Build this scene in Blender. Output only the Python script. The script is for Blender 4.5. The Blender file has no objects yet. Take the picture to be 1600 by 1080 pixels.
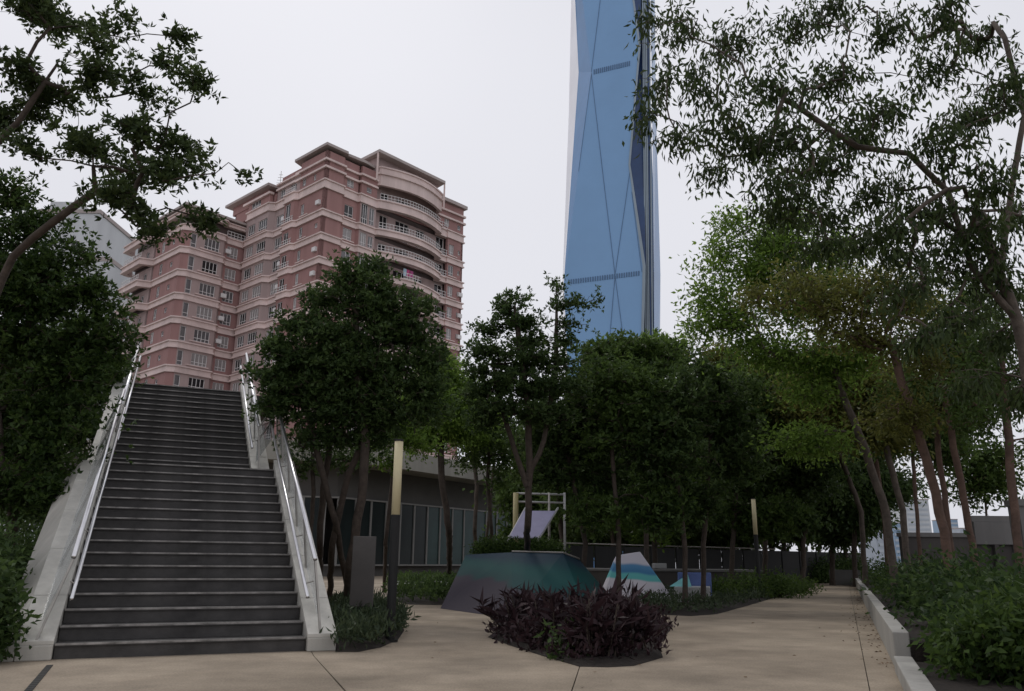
import bpy, math, random
import numpy as np
from mathutils import Vector
R_ = math.radians
scene = bpy.context.scene
col = scene.collection

# ------------------------------------------------------------------ camera
CAM_H, CAM_PITCH, CAM_ROLL, CAM_F = 1.107, R_(14.97), R_(.57), 1250.0
cam_d = bpy.data.cameras.new('camera')
cam = bpy.data.objects.new('camera', cam_d); col.objects.link(cam)
cam_d.sensor_width = 36.0; cam_d.lens = 36.0 * CAM_F / 1600.0
cam_d.clip_start = .05; cam_d.clip_end = 6000
cam.rotation_mode = 'XYZ'
from mathutils import Matrix
cam.matrix_world = (Matrix.Translation((0, 0, CAM_H)) @ Matrix.Rotation(R_(90) + CAM_PITCH, 4, 'X')
                    @ Matrix.Rotation(CAM_ROLL, 4, 'Z'))
scene.camera = cam

# ------------------------------------------------------------------ world, sun, exposure
SUN_EL, SUN_AZ = R_(58), R_(-35)          # azimuth from +Y towards +X
world = bpy.data.worlds.new('World'); scene.world = world; world.use_nodes = True
wn, wl = world.node_tree.nodes, world.node_tree.links
wn.clear()
w_out = wn.new('ShaderNodeOutputWorld'); w_bg = wn.new('ShaderNodeBackground')
w_sky = wn.new('ShaderNodeTexSky'); w_sky.sky_type = 'NISHITA'; w_sky.sun_disc = False
w_sky.sun_elevation = SUN_EL; w_sky.sun_rotation = SUN_AZ
w_sky.air_density = 1.0; w_sky.dust_density = 6.0; w_sky.ozone_density = 1.0
w_hsv = wn.new('ShaderNodeHueSaturation'); w_hsv.inputs['Saturation'].default_value = .25
# cloud deck: an even pale grey-lilac overcast with very soft, broad variation
w_tc = wn.new('ShaderNodeTexCoord'); w_no = wn.new('ShaderNodeTexNoise')
w_no.inputs['Scale'].default_value = 1.0; w_no.inputs['Detail'].default_value = 3
w_rmp = wn.new('ShaderNodeValToRGB')
w_rmp.color_ramp.elements[0].position = .3; w_rmp.color_ramp.elements[0].color = (6.8, 6.85, 7.5, 1)
w_rmp.color_ramp.elements[1].position = .7; w_rmp.color_ramp.elements[1].color = (8.3, 8.35, 8.95, 1)
w_mix = wn.new('ShaderNodeMixRGB'); w_mix.inputs['Fac'].default_value = .9
wl.new(w_tc.outputs['Generated'], w_no.inputs['Vector']); wl.new(w_no.outputs['Fac'], w_rmp.inputs['Fac'])
wl.new(w_sky.outputs['Color'], w_hsv.inputs['Color']); wl.new(w_hsv.outputs['Color'], w_mix.inputs['Color1'])
wl.new(w_rmp.outputs['Color'], w_mix.inputs['Color2']); wl.new(w_mix.outputs['Color'], w_bg.inputs['Color'])
w_bg.inputs['Strength'].default_value = .1
wl.new(w_bg.outputs['Background'], w_out.inputs['Surface'])
sun_d = bpy.data.lights.new('sun', 'SUN'); sun_d.energy = .7; sun_d.angle = R_(14); sun_d.color = (1, .96, .9)
sun = bpy.data.objects.new('sun', sun_d); col.objects.link(sun)
sd = Vector((math.sin(SUN_AZ) * math.cos(SUN_EL), math.cos(SUN_AZ) * math.cos(SUN_EL), math.sin(SUN_EL)))
sun.rotation_euler = sd.to_track_quat('Z', 'Y').to_euler()
vs = scene.view_settings; vs.view_transform = 'Standard'; vs.look = 'None'; vs.exposure = -.01; vs.gamma = 1
vs.use_curve_mapping = False
cy = scene.cycles
cy.max_bounces = 6; cy.diffuse_bounces = 3; cy.glossy_bounces = 3; cy.transmission_bounces = 5
cy.transparent_max_bounces = 8; cy.use_denoising = True; cy.caustics_reflective = False; cy.caustics_refractive = False
cy.sample_clamp_indirect = 4

# ------------------------------------------------------------------ helpers
def ray(px, py):
    x, y = px - 800, py - 540
    c, s = math.cos(CAM_ROLL), math.sin(CAM_ROLL)
    u, v = x * c + y * s, -x * s + y * c
    cp, sp = math.cos(CAM_PITCH), math.sin(CAM_PITCH)
    d = np.array([u, CAM_F * cp + v * sp, CAM_F * sp - v * cp])
    return d / d[1]
def at(px, py, Y):                                   # surveyed point: bearing from the photograph, distance Y
    d = ray(px, py); return np.array([d[0] * Y, Y, CAM_H + d[2] * Y])
def G(px, py, z=0.0):
    d = ray(px, py); t = (z - CAM_H) / d[2]; return np.array([d[0] * t, t, z])

def setp(o, label=None, cat=None, group=None, kind=None):
    if label: o['label'] = label
    if cat: o['category'] = cat
    if group: o['group'] = group
    if kind: o['kind'] = kind
    return o
ORG = {}
def thing(name, label, cat, loc, group=None, kind=None):
    o = bpy.data.objects.new(name, None); o.empty_display_size = .2; col.objects.link(o)
    o.location = tuple(float(v) for v in loc); ORG[o.name] = np.array(loc, float)
    return setp(o, label, cat, group, kind)
def org(p):
    return ORG.get(p.name, np.zeros(3)) if p is not None else np.zeros(3)
def link(name, me, parent=None, loc=None, rotz=0, mat=None):
    o = bpy.data.objects.new(name, me); col.objects.link(o)
    if loc is not None:
        o.location = tuple(np.array(loc, float) - org(parent)); ORG[o.name] = np.array(loc, float)
    else:
        ORG[o.name] = org(parent)
    o.rotation_euler.z = rotz
    if parent is not None: o.parent = parent
    return o

class MB:
    def __init__(s): s.v = []; s.f = []
    def add(s, v, f):
        n = len(s.v); s.v += [tuple(map(float, p)) for p in v]; s.f += [tuple(i + n for i in q) for q in f]
    def hexa(s, p):   # 8 points: bottom 4 ccw, top 4 ccw
        s.add(p, [(3, 2, 1, 0), (4, 5, 6, 7), (0, 1, 5, 4), (1, 2, 6, 5), (2, 3, 7, 6), (3, 0, 4, 7)])
    def box(s, x0, x1, y0, y1, z0, z1):
        s.hexa([(x0, y0, z0), (x1, y0, z0), (x1, y1, z0), (x0, y1, z0), (x0, y0, z1), (x1, y0, z1), (x1, y1, z1), (x0, y1, z1)])
    def prism(s, poly, z0, z1):
        n = len(poly)
        s.add([(p[0], p[1], z0) for p in poly] + [(p[0], p[1], z1) for p in poly],
              [tuple(range(n))[::-1], tuple(range(n, 2 * n))] + [(i, (i + 1) % n, n + (i + 1) % n, n + i) for i in range(n)])
    def tube(s, pts, rad, k=8, cap=True):
        pts = [np.array(p, float) for p in pts]
        if not hasattr(rad, '__len__'): rad = [rad] * len(pts)
        n = len(s.v); prev = None
        for i, p in enumerate(pts):
            d = pts[min(i + 1, len(pts) - 1)] - pts[max(i - 1, 0)]; d /= np.linalg.norm(d) + 1e-9
            if prev is None:
                a = np.cross(d, (0, 0, 1) if abs(d[2]) < .9 else (1, 0, 0))
            else: a = prev - d * (prev @ d)
            a /= np.linalg.norm(a) + 1e-9; prev = a; b = np.cross(d, a)
            for j in range(k):
                t = 2 * math.pi * j / k
                s.v.append(tuple(p + rad[i] * (math.cos(t) * a + math.sin(t) * b)))
        for i in range(len(pts) - 1):
            for j in range(k):
                q = n + i * k; s.f.append((q + j, q + (j + 1) % k, q + k + (j + 1) % k, q + k + j))
        if cap:
            s.f.append(tuple(n + j for j in range(k))[::-1]); s.f.append(tuple(n + (len(pts) - 1) * k + j for j in range(k)))
    def sweep(s, path, prof, closed=False):   # path xy (outward on the right hand side of travel), prof [(off,z)] closed loop
        P = [np.array(p[:2], float) for p in path]; n = len(P); base = len(s.v); m = len(prof)
        for i in range(n):
            a = P[i] - P[i - 1] if (i > 0 or closed) else P[1] - P[0]
            b = P[(i + 1) % n] - P[i] if (i < n - 1 or closed) else P[-1] - P[-2]
            a = a / (np.linalg.norm(a) + 1e-9); b = b / (np.linalg.norm(b) + 1e-9)
            na, nb = np.array([a[1], -a[0]]), np.array([b[1], -b[0]])
            h = na + nb; h /= np.linalg.norm(h) + 1e-9; sc = 1 / max(.35, h @ na)
            for o, z in prof: s.v.append((P[i][0] + h[0] * o * sc, P[i][1] + h[1] * o * sc, z))
        for i in range(n if closed else n - 1):
            q, r = base + i * m, base + ((i + 1) % n) * m
            for j in range(m): s.f.append((q + j, r + j, r + (j + 1) % m, q + (j + 1) % m))
        if not closed:
            s.f.append(tuple(base + j for j in range(m))); s.f.append(tuple(base + (n - 1) * m + j for j in range(m))[::-1])
    def mesh(s, name, off=(0, 0, 0), mats=(), smooth=False):
        me = bpy.data.meshes.new(name); o = np.array(off)
        me.from_pydata([tuple(np.array(p) - o) for p in s.v], [], s.f)
        for m in mats: me.materials.append(m)
        if smooth: me.polygons.foreach_set('use_smooth', [True] * len(me.polygons))
        me.update(); return me
    def build(s, name, m, parent=None, smooth=False, bevel=0):
        me = s.mesh(name, org(parent), (m,), smooth)
        o = link(name, me, parent)
        if bevel:
            b = o.modifiers.new('bevel', 'BEVEL'); b.width = bevel; b.segments = 2; b.limit_method = 'ANGLE'
        return o

# ------------------------------------------------------------------ materials
def new_mat(name):
    m = bpy.data.materials.new(name); m.use_nodes = True
    return m, m.node_tree.nodes, m.node_tree.links, m.node_tree.nodes['Principled BSDF']
def mat(name, c, rough=.7, metal=0, var=.15, scale=3.0, bump=0.0, bscale=40, spec=.4, detail=6, c2=None, streak=False):
    m, n, l, b = new_mat(name)
    b.inputs['Roughness'].default_value = rough; b.inputs['Metallic'].default_value = metal
    b.inputs['Specular IOR Level'].default_value = spec
    tc = n.new('ShaderNodeTexCoord'); no = n.new('ShaderNodeTexNoise'); no.inputs['Scale'].default_value = scale
    no.inputs['Detail'].default_value = detail; no.inputs['Roughness'].default_value = .65
    src = tc.outputs['Object']
    if streak:
        mp = n.new('ShaderNodeMapping'); mp.inputs['Scale'].default_value = (1, 1, .12); l.new(src, mp.inputs['Vector']); src = mp.outputs['Vector']
    l.new(src, no.inputs['Vector'])
    r = n.new('ShaderNodeValToRGB'); c = np.array(c); lo = c * (1 - var) if c2 is None else np.array(c2); hi = c * (1 + var)
    r.color_ramp.elements[0].position = .32; r.color_ramp.elements[0].color = (*np.clip(lo, 0, 1), 1)
    r.color_ramp.elements[1].position = .68; r.color_ramp.elements[1].color = (*np.clip(hi, 0, 1), 1)
    l.new(no.outputs['Fac'], r.inputs['Fac']); l.new(r.outputs['Color'], b.inputs['Base Color'])
    if bump:
        n2 = n.new('ShaderNodeTexNoise'); n2.inputs['Scale'].default_value = bscale; n2.inputs['Detail'].default_value = 4
        l.new(tc.outputs['Object'], n2.inputs['Vector'])
        bp = n.new('ShaderNodeBump'); bp.inputs['Strength'].default_value = bump; bp.inputs['Distance'].default_value = .02
        l.new(n2.outputs['Fac'], bp.inputs['Height']); l.new(bp.outputs['Normal'], b.inputs['Normal'])
    return m
def leaf_mat(name, dark, light, trans=.35, rough=.45):
    m, n, l, b = new_mat(name)
    at_ = n.new('ShaderNodeAttribute'); at_.attribute_name = 'rnd'
    r = n.new('ShaderNodeValToRGB')
    r.color_ramp.elements[0].position = 0; r.color_ramp.elements[0].color = (*dark, 1)
    r.color_ramp.elements[1].position = 1; r.color_ramp.elements[1].color = (*light, 1)
    l.new(at_.outputs['Fac'], r.inputs['Fac']); l.new(r.outputs['Color'], b.inputs['Base Color'])
    b.inputs['Roughness'].default_value = rough; b.inputs['Specular IOR Level'].default_value = .18
    t = n.new('ShaderNodeBsdfTranslucent'); mx = n.new('ShaderNodeMixShader'); mx.inputs['Fac'].default_value = trans
    hs = n.new('ShaderNodeHueSaturation'); hs.inputs['Value'].default_value = 1.5; hs.inputs['Hue'].default_value = .49
    l.new(r.outputs['Color'], hs.inputs['Color']); l.new(hs.outputs['Color'], t.inputs['Color'])
    l.new(b.outputs['BSDF'], mx.inputs[1]); l.new(t.outputs['BSDF'], mx.inputs[2])
    l.new(mx.outputs['Shader'], n['Material Output'].inputs['Surface'])
    return m
def glass_mat(name, c, alpha=.35, rough=.05):
    m, n, l, b = new_mat(name)
    b.inputs['Base Color'].default_value = (*c, 1); b.inputs['Roughness'].default_value = rough
    b.inputs['Alpha'].default_value = alpha; b.inputs['Specular IOR Level'].default_value = .6
    return m
M = {}
M['paving'] = mat('paving_concrete', (.335, .28, .215), .85, var=.2, scale=.9, bump=.25, bscale=60)
M['joint'] = mat('joint_dark', (.05, .042, .036), .95)
M['soil'] = mat('soil', (.018, .013, .010), .95, var=.4, scale=9, bump=.8, bscale=25)
M['city'] = mat('city_ground', (.16, .17, .15), .9, var=.5, scale=.01)
M['step'] = mat('step_granite', (.056, .053, .051), .75, var=.5, scale=1.6, bump=.2, bscale=90)
M['nosing'] = mat('nosing_worn', (.23, .218, .205), .6, var=.75, scale=4)
M['stone'] = mat('coping_stone', (.50, .485, .44), .75, var=.22, scale=2.5, bump=.12, bscale=80, streak=True)
M['stone2'] = mat('parapet_side_stone', (.42, .405, .365), .8, var=.26, scale=1.4, bump=.15, bscale=60, streak=True)
M['steel'] = mat('steel_rail', (.72, .71, .72), .28, metal=1, var=.06, scale=6)
M['steel_dull'] = mat('steel_post', (.36, .34, .31), .5, metal=.6, var=.15, scale=6)
M['rail_glass'] = glass_mat('rail_glass', (.5, .54, .55), .38, .12)
M['lamp_tube'] = mat('lamp_diffuser', (.60, .53, .33), .45, var=.08, scale=2)
M['black_metal'] = mat('black_metal', (.008, .008, .008), .6, var=.2)
M['sign_grey'] = mat('sign_panel', (.085, .077, .072), .55, var=.15, scale=1.5)
M['sign_post'] = mat('sign_post', (.16, .15, .135), .5, metal=.4)
M['white_paint'] = mat('white_render', (.62, .61, .58), .8, var=.1, scale=.5, streak=True)
M['pav_fascia'] = mat('pavilion_fascia', (.25, .24, .21), .75, var=.22, scale=.35, streak=True)  # base colour darkened to carry the shade of the trees
M['pav_wall'] = mat('pavilion_wall', (.10, .095, .09), .8, var=.15, scale=.5)  # shade under the roof is put into this dark base colour
M['pav_frame'] = mat('pavilion_mullion', (.22, .215, .205), .5, var=.08)
M['pav_glass'] = mat('pavilion_glass', (.012, .018, .018), .3, var=.4, scale=.4, spec=.25)
M['pav_glass_g'] = mat('pavilion_green_glass', (.018, .05, .048), .3, var=.4, scale=.4, spec=.25)
M['pink'] = mat('pink_wall', (.335, .185, .172), .85, var=.16, scale=.35, streak=True)
M['pink_bay'] = mat('pink_bay_wall', (.40, .30, .285), .85, var=.16, scale=.35, streak=True)
M['cream'] = mat('pink_cream_band', (.70, .555, .52), .8, var=.18, scale=.4, streak=True)
M['win_frame'] = mat('window_frame_white', (.74, .71, .70), .5, var=.06)
M['win_glass'] = mat('window_glass', (.13, .125, .13), .08, var=.45, scale=.18, spec=.8)
M['win_curtain'] = mat('window_curtain_pale', (.30, .275, .27), .25, var=.3, scale=.35, spec=.6)
M['win_dark'] = mat('window_glass_dark', (.02, .02, .022), .1, var=.3, scale=.3, spec=.5)
M['dark_room'] = mat('balcony_recess', (.10, .075, .07), .9, var=.25, scale=.4)
M['roof_cap'] = mat('roof_cap', (.42, .36, .34), .8, var=.12, scale=.3)
M['tower'] = mat('tower_blue_glass', (.21, .375, .61), .22, var=.05, scale=.02, spec=.35)
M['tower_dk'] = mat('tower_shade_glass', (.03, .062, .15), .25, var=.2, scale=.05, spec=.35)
M['tower_sky'] = mat('tower_sky_reflection', (.85, .84, .88), .35, var=.06, scale=.03)  # left facets: bright sky reflection painted into the glass colour
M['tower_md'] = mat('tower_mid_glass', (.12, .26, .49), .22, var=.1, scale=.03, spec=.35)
M['tower_fin'] = mat('tower_grey_fin', (.27, .33, .38), .45, var=.1, scale=.05)
M['tower_line'] = mat('tower_seam', (.085, .16, .28), .5)
M['far_white'] = mat('far_white_wall', (.60, .61, .62), .85, var=.12, scale=.12, streak=True)
M['far_grey_haze'] = mat('far_grey_wall_haze', (.42, .45, .50), .85, var=.1, scale=.05)  # distance haze is put into this pale grey
M['far_blue_haze'] = mat('far_blue_glass_haze', (.26, .36, .48), .4, var=.1, scale=.05)  # blue paled to stand for distance haze
M['wall_grey'] = mat('screen_wall_grey', (.075, .068, .064), .85, var=.2, scale=.8, streak=True)
M['wall_pale'] = mat('screen_wall_pale', (.17, .165, .16), .85, var=.18, scale=.8, streak=True)
M['dark_panel'] = mat('dark_fence_panel', (.014, .0145, .0145), .7, var=.3, scale=.7)
M['lilac'] = mat('lilac_panel', (.24, .23, .36), .6, var=.12, scale=2)
M['white_tube'] = mat('white_tube', (.38, .38, .38), .45, var=.1)
M['yellow'] = mat('yellow_post', (.36, .31, .15), .5, var=.1)
M['bark'] = mat('bark_dark', (.065, .05, .04), .95, var=.35, scale=8, bump=.6, bscale=30)
M['bark_red'] = mat('bark_reddish', (.115, .072, .054), .9, var=.35, scale=5, bump=.6, bscale=22)
M['bark_grey'] = mat('bark_grey', (.095, .076, .062), .9, var=.35, scale=6, bump=.6, bscale=26)
M['leaf_dk'] = leaf_mat('leaf_dark_green', (.02, .042, .014), (.092, .145, .044), .42)
M['leaf_mid'] = leaf_mat('leaf_mid_green', (.028, .055, .014), (.10, .16, .038), .4)
M['leaf_lt'] = leaf_mat('leaf_light_green', (.055, .11, .02), (.20, .31, .06), .55)
M['leaf_olive'] = leaf_mat('leaf_olive', (.052, .062, .015), (.165, .175, .045), .5)
M['leaf_near'] = leaf_mat('leaf_glossy_near', (.018, .034, .012), (.08, .115, .038), .35, .55)
M['leaf_purple'] = leaf_mat('leaf_purple', (.016, .0095, .0115), (.05, .027, .031), .15, .5)
M['leaf_grey'] = leaf_mat('leaf_grey_green', (.028, .045, .026), (.075, .10, .05), .25)
M['petal'] = mat('white_petal', (.6, .6, .56), .7)
M['litter'] = mat('dry_leaf', (.13, .075, .035), .9, var=.5, scale=12)
M['far_win_haze'] = mat('far_window_strip_haze', (.48, .51, .55), .5, var=.1, scale=.05)  # window strips paled for the same painted haze
# broad stains and footfall on the concrete
_n, _l = M['paving'].node_tree.nodes, M['paving'].node_tree.links
_b = _n['Principled BSDF']; _src = _b.inputs['Base Color'].links[0].from_socket
_t = _n.new('ShaderNodeTexCoord'); _a = _n.new('ShaderNodeTexNoise'); _a.inputs['Scale'].default_value = .28; _a.inputs['Detail'].default_value = 8; _a.inputs['Roughness'].default_value = .7
_r = _n.new('ShaderNodeValToRGB'); _r.color_ramp.elements[0].position = .36; _r.color_ramp.elements[0].color = (.60, .58, .555, 1); _r.color_ramp.elements[1].position = .62; _r.color_ramp.elements[1].color = (1.08, 1.07, 1.06, 1)
_m = _n.new('ShaderNodeMixRGB'); _m.blend_type = 'MULTIPLY'; _m.inputs['Fac'].default_value = 1
_l.new(_t.outputs['Object'], _a.inputs['Vector']); _l.new(_a.outputs['Fac'], _r.inputs['Fac']); _l.new(_src, _m.inputs['Color1']); _l.new(_r.outputs['Color'], _m.inputs['Color2']); _l.new(_m.outputs['Color'], _b.inputs['Base Color'])
_sp = _n.new('ShaderNodeTexNoise'); _sp.inputs['Scale'].default_value = 45; _sp.inputs['Detail'].default_value = 3
_sr = _n.new('ShaderNodeValToRGB'); _sr.color_ramp.elements[0].position = .38; _sr.color_ramp.elements[0].color = (.80, .79, .78, 1); _sr.color_ramp.elements[1].position = .6; _sr.color_ramp.elements[1].color = (1.06, 1.06, 1.05, 1)
_sm = _n.new('ShaderNodeMixRGB'); _sm.blend_type = 'MULTIPLY'; _sm.inputs['Fac'].default_value = .8
_l.new(_t.outputs['Object'], _sp.inputs['Vector']); _l.new(_sp.outputs['Fac'], _sr.inputs['Fac']); _l.new(_m.outputs['Color'], _sm.inputs['Color1']); _l.new(_sr.outputs['Color'], _sm.inputs['Color2']); _l.new(_sm.outputs['Color'], _b.inputs['Base Color'])
M['kerb'] = mat('kerb_stone', (.33, .32, .295), .8, var=.25, scale=1.6, bump=.15, bscale=60, streak=True)

# ------------------------------------------------------------------ ground
def sheet(name, poly, z0, z1, m, parent=None, kind='structure'):
    b = MB(); b.prism(poly, z0, z1); o = b.build(name, m, parent)
    if kind and parent is None: setp(o, kind=kind)
    return o
sheet('city_ground', [(-1600, -400), (1600, -400), (1600, 1500), (-1600, 1500)], -41, -40, M['city'])
b = MB(); b.prism([(-60, -8), (48, -8), (48, 62), (-60, 62)], -3, -.02)
pave = setp(b.build('pavement', M['joint']), kind='structure')
PW0, PW1 = np.array([4.10, 9.05]), np.array([17.5, 42.2])           # planter wall face line
PWd = (PW1 - PW0) / np.linalg.norm(PW1 - PW0); PWn = np.array([PWd[1], -PWd[0]])
j1 = [(0, -8), (.013, 3.31), (.76, 9.19), (1.2, 14), (3, 62)]
jA = [(.013, 3.31), (-2.27, 9.93), (-18, 62)]
gp = .005
def sh(l, d): return [(p[0] + d, p[1]) for p in l]
k0, k1 = PW0 - PWn * .30 - PWd * 20, PW1 - PWn * .30 + PWd * 20
k0n = k0 + (k1 - k0) * ((-8 - k0[1]) / (k1 - k0)[1]); k1n = k0 + (k1 - k0) * ((62 - k0[1]) / (k1 - k0)[1])
b = MB(); b.prism([(-60, -8), (-gp, -8), (-gp, 3.31), (-2.27 - gp, 9.93), (-18 - gp, 62), (-60, 62)], -.02, 0); b.build('paving_slab', M['paving'], pave)
b = MB(); b.prism([(.013, 3.36), (.76 - gp, 9.19), (-2.27 + gp, 9.93)], -.02, 0); b.prism([(.76 - gp, 9.19), (1.2 - gp, 14), (3 - gp, 62), (-18 + gp, 62), (-2.27 + gp, 9.93)], -.02, 0); b.build('paving_slab', M['paving'], pave)
kx = k0[0] + (k1 - k0)[0] * ((3.33 - k0[1]) / (k1 - k0)[1])
b = MB(); b.prism([(gp, -8), (48, -8), (48, 3.3), (gp, 3.3)], -.02, 0); b.build('paving_slab', M['paving'], pave)
b = MB(); b.prism([*sh(j1[:0:-1], gp)[:-1], (.03, 3.33), (kx - gp, 3.33), (k1n[0] - gp, 62)], -.02, 0); b.build('paving_slab', M['paving'], pave)
b = MB(); b.prism([(kx + gp, 3.33), (48, 3.33), (48, 62), (k1n[0] + gp, 62)], -.02, -.002); b.build('paving_slab', M['paving'], pave)
# drain beside the stair foot
b = MB()
dA, dB = G(78, 1040)[:2], G(40, 1085)[:2]
dn = np.array([(dB - dA)[1], -(dB - dA)[0]]); dn /= np.linalg.norm(dn)
for i in range(26):
    p = dA + (dB - dA) * (i / 26.0) * 1.6; q = dA + (dB - dA) * ((i + .9) / 26.0) * 1.6
    b.prism([p - dn * .03, q - dn * .03, q + dn * .03, p + dn * .03], .001, .007)
setp(b.build('drain_grate', M['black_metal'], None), 'dark slotted drain channel in the paving at the left stair foot', 'drain')

def bed(name, px, label, raise_=.05):
    poly = [G(*p)[:2] for p in px]
    bb = MB(); n = len(poly)
    c = sum(poly) / n
    inner = [p + (c - p) * .12 for p in poly]
    ring0 = [(p[0], p[1], .004) for p in poly]; ring1 = [(p[0], p[1], raise_) for p in inner]
    bb.add(ring0 + ring1, [(i, (i + 1) % n, n + (i + 1) % n, n + i) for i in range(n)] + [tuple(range(n, 2 * n))])
    o = bb.build(name, M['soil']); setp(o, kind='structure'); return poly
BED_PURPLE = bed('planting_bed', [(762, 996), (800, 1010), (850, 1026), (905, 1042), (950, 1043), (990, 1041), (1036, 1028), (1030, 1010), (1052, 977), (1010, 965), (900, 958), (800, 968)], '')
BED_LAMP = bed('planting_bed', [(524, 1019), (560, 1019), (595, 1012), (622, 1000), (632, 985), (612, 965), (560, 950), (520, 955)], '')
BED_MID = bed('planting_bed', [(985, 956), (1040, 961), (1080, 963), (1120, 960), (1160, 949), (1205, 936), (1258, 924), (1235, 910), (1150, 912), (1000, 925)], '')
BED_LEFT = bed('planting_bed', [(606, 938), (640, 945), (700, 946), (740, 935), (720, 912), (610, 912)], '')

# ------------------------------------------------------------------ staircase
TH = R_(23.3); SO = np.array([-4.995, 9.367]); SE = np.array([math.cos(TH), math.sin(TH)]); SG = np.array([-math.sin(TH), math.cos(TH)])
RI, TR, SW = .165, .303, 2.713
def S3(a, b_, z): p = SO + SE * a + SG * b_; return np.array([p[0], p[1], z])
N1, LB, N2 = 16, 5.45, 14
UA0, UA1 = -.02, 2.37
stair = thing('staircase', 'wide two-flight granite staircase with pale stone parapets climbing to the left', 'staircase', S3(0, 0, 0))
def step_meshes(w, run, first):
    b = MB(); b.box(0, w, 0, run + .04, -RI, -.032); b.box(0, w, -.022, run, -.032, -.003)
    m1 = b.mesh('step', (0, 0, 0), (M['step'],))
    b = MB(); b.box(0, w, -.026, .012, -.02, 0)
    return m1, b.mesh('nosing', (0, 0, 0), (M['nosing'],))
sm = step_meshes(SW, TR, True)
lm = step_meshes(SW, LB - (N1 - 1) * TR, True)
um = step_meshes(UA1 - UA0, TR, False)
for i in range(1, N1 + 1):
    m_ = lm if i == N1 else sm
    s = link('step', m_[0], stair, S3(0, (i - 1) * TR, i * RI), TH); link('nosing', m_[1], s)
for i in range(1, N2 + 1):
    s = link('step', um[0], stair, S3(UA0, LB + (i - 1) * TR, (N1 + i) * RI), TH); link('nosing', um[1], s)
ZT = (N1 + N2) * RI; BT = LB + (N2 - 1) * TR
# under-structure: sloping soffit slabs
b = MB()
b.hexa([S3(0, .05, 0), S3(SW, .05, 0), S3(SW, LB, 0), S3(0, LB, 0), S3(0, .05, .02), S3(SW, .05, .02), S3(SW, LB, 2.4), S3(0, LB, 2.4)])
b.hexa([S3(UA0, LB - .3, 0), S3(UA1, LB - .3, 0), S3(UA1, BT + .3, 0), S3(UA0, BT + .3, 0), S3(UA0, LB - .3, 2.3), S3(UA1, LB - .3, 2.3), S3(UA1, BT + .3, ZT - .2), S3(UA0, BT + .3, ZT - .2)])
b.build('underside', M['stone2'], stair)
b = MB(); b.hexa([S3(-.5, BT + TR, ZT - .3), S3(3.2, BT + TR, ZT - .3), S3(3.2, BT + 3.2, ZT - .3), S3(-.5, BT + 3.2, ZT - .3),
                  S3(-.5, BT + TR, ZT - .004), S3(3.2, BT + TR, ZT - .004), S3(3.2, BT + 3.2, ZT - .004), S3(-.5, BT + 3.2, ZT - .004)])
for a0 in (-.3, 2.7):
    b.hexa([S3(a0, BT + 2.6, 0), S3(a0 + .35, BT + 2.6, 0), S3(a0 + .35, BT + 3, 0), S3(a0, BT + 3, 0), S3(a0, BT + 2.6, ZT - .3), S3(a0 + .35, BT + 2.6, ZT - .3), S3(a0 + .35, BT + 3, ZT - .3), S3(a0, BT + 3, ZT - .3)])
b.build('top_landing', M['step'], stair)
nos1 = lambda q: RI + q * RI / TR
nos2 = lambda q: (N1 + 1) * RI + (q - LB) * RI / TR
def parapet(a0, a1, bs, nos, b0, b1, foot, outer=None, h=.09, zend=None):
    # wall under the copings
    w = MB(); t = .045
    zb = lambda q: nos(q) + h - t
    w.hexa([S3(a0, b0, foot), S3(a1, b0, foot), S3(a1, b1, foot), S3(a0, b1, foot),
            S3(a0, b0, zb(b0)), S3(a1, b0, zb(b0)), S3(a1, b1, zb(b1)), S3(a0, b1, zb(b1))])
    w.build('parapet_wall', M['stone2'], stair, bevel=.012)
    g = .006
    for q0, q1 in zip(bs[:-1], bs[1:]):
        c = MB(); lo, hi = q0 + g, q1 - g
        c.hexa([S3(a0 - .004, lo, nos(lo) + h - t + .002), S3(a1 + .004, lo, nos(lo) + h - t + .002), S3(a1 + .004, hi, nos(hi) + h - t + .002), S3(a0 - .004, hi, nos(hi) + h - t + .002),
                S3(a0 - .004, lo, nos(lo) + h), S3(a1 + .004, lo, nos(lo) + h), S3(a1 + .004, hi, nos(hi) + h), S3(a0 - .004, hi, nos(hi) + h)])
        c.build('coping_stone', M['stone'], stair, bevel=.006)
    if outer:
        a2, drop = outer
        for q0, q1 in zip(bs[:-1], bs[1:]):
            c = MB(); lo, hi = q0 + g, q1 - g
            sgn = -.006 if a2 < a0 else .006; ai = a0 if a2 < a0 else a1
            ai += sgn
            c.hexa([S3(a2, lo, foot), S3(ai, lo, foot), S3(ai, hi, foot), S3(a2, hi, foot),
                    S3(a2, lo, max(.03, nos(lo) + h - drop)), S3(ai, lo, nos(lo) + h - .02), S3(ai, hi, nos(hi) + h - .02), S3(a2, hi, max(.04, nos(hi) + h - drop))])
            c.build('side_stone', M['stone2'], stair, bevel=.008)
parapet(SW + .012, SW + .36, [-.10, .62, 1.62, 2.62, 3.62, 4.75], nos1, -.10, 4.75, 0)
parapet(-.36, -.012, [-.10, .72, 1.72, 2.72, 3.62, 4.35], nos1, -.10, 4.35, 0, outer=(-.64, .42))
parapet(UA1 + .012, UA1 + .33, [5.0, 5.6, 6.5, 7.5, 8.5, BT + .35], nos2, 5.0, BT + .35, 2.0)
parapet(UA0 - .33, UA0 - .012, [5.0, 5.6, 6.5, 7.5, 8.5, BT + .35], nos2, 5.0, BT + .35, 2.0)
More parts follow.
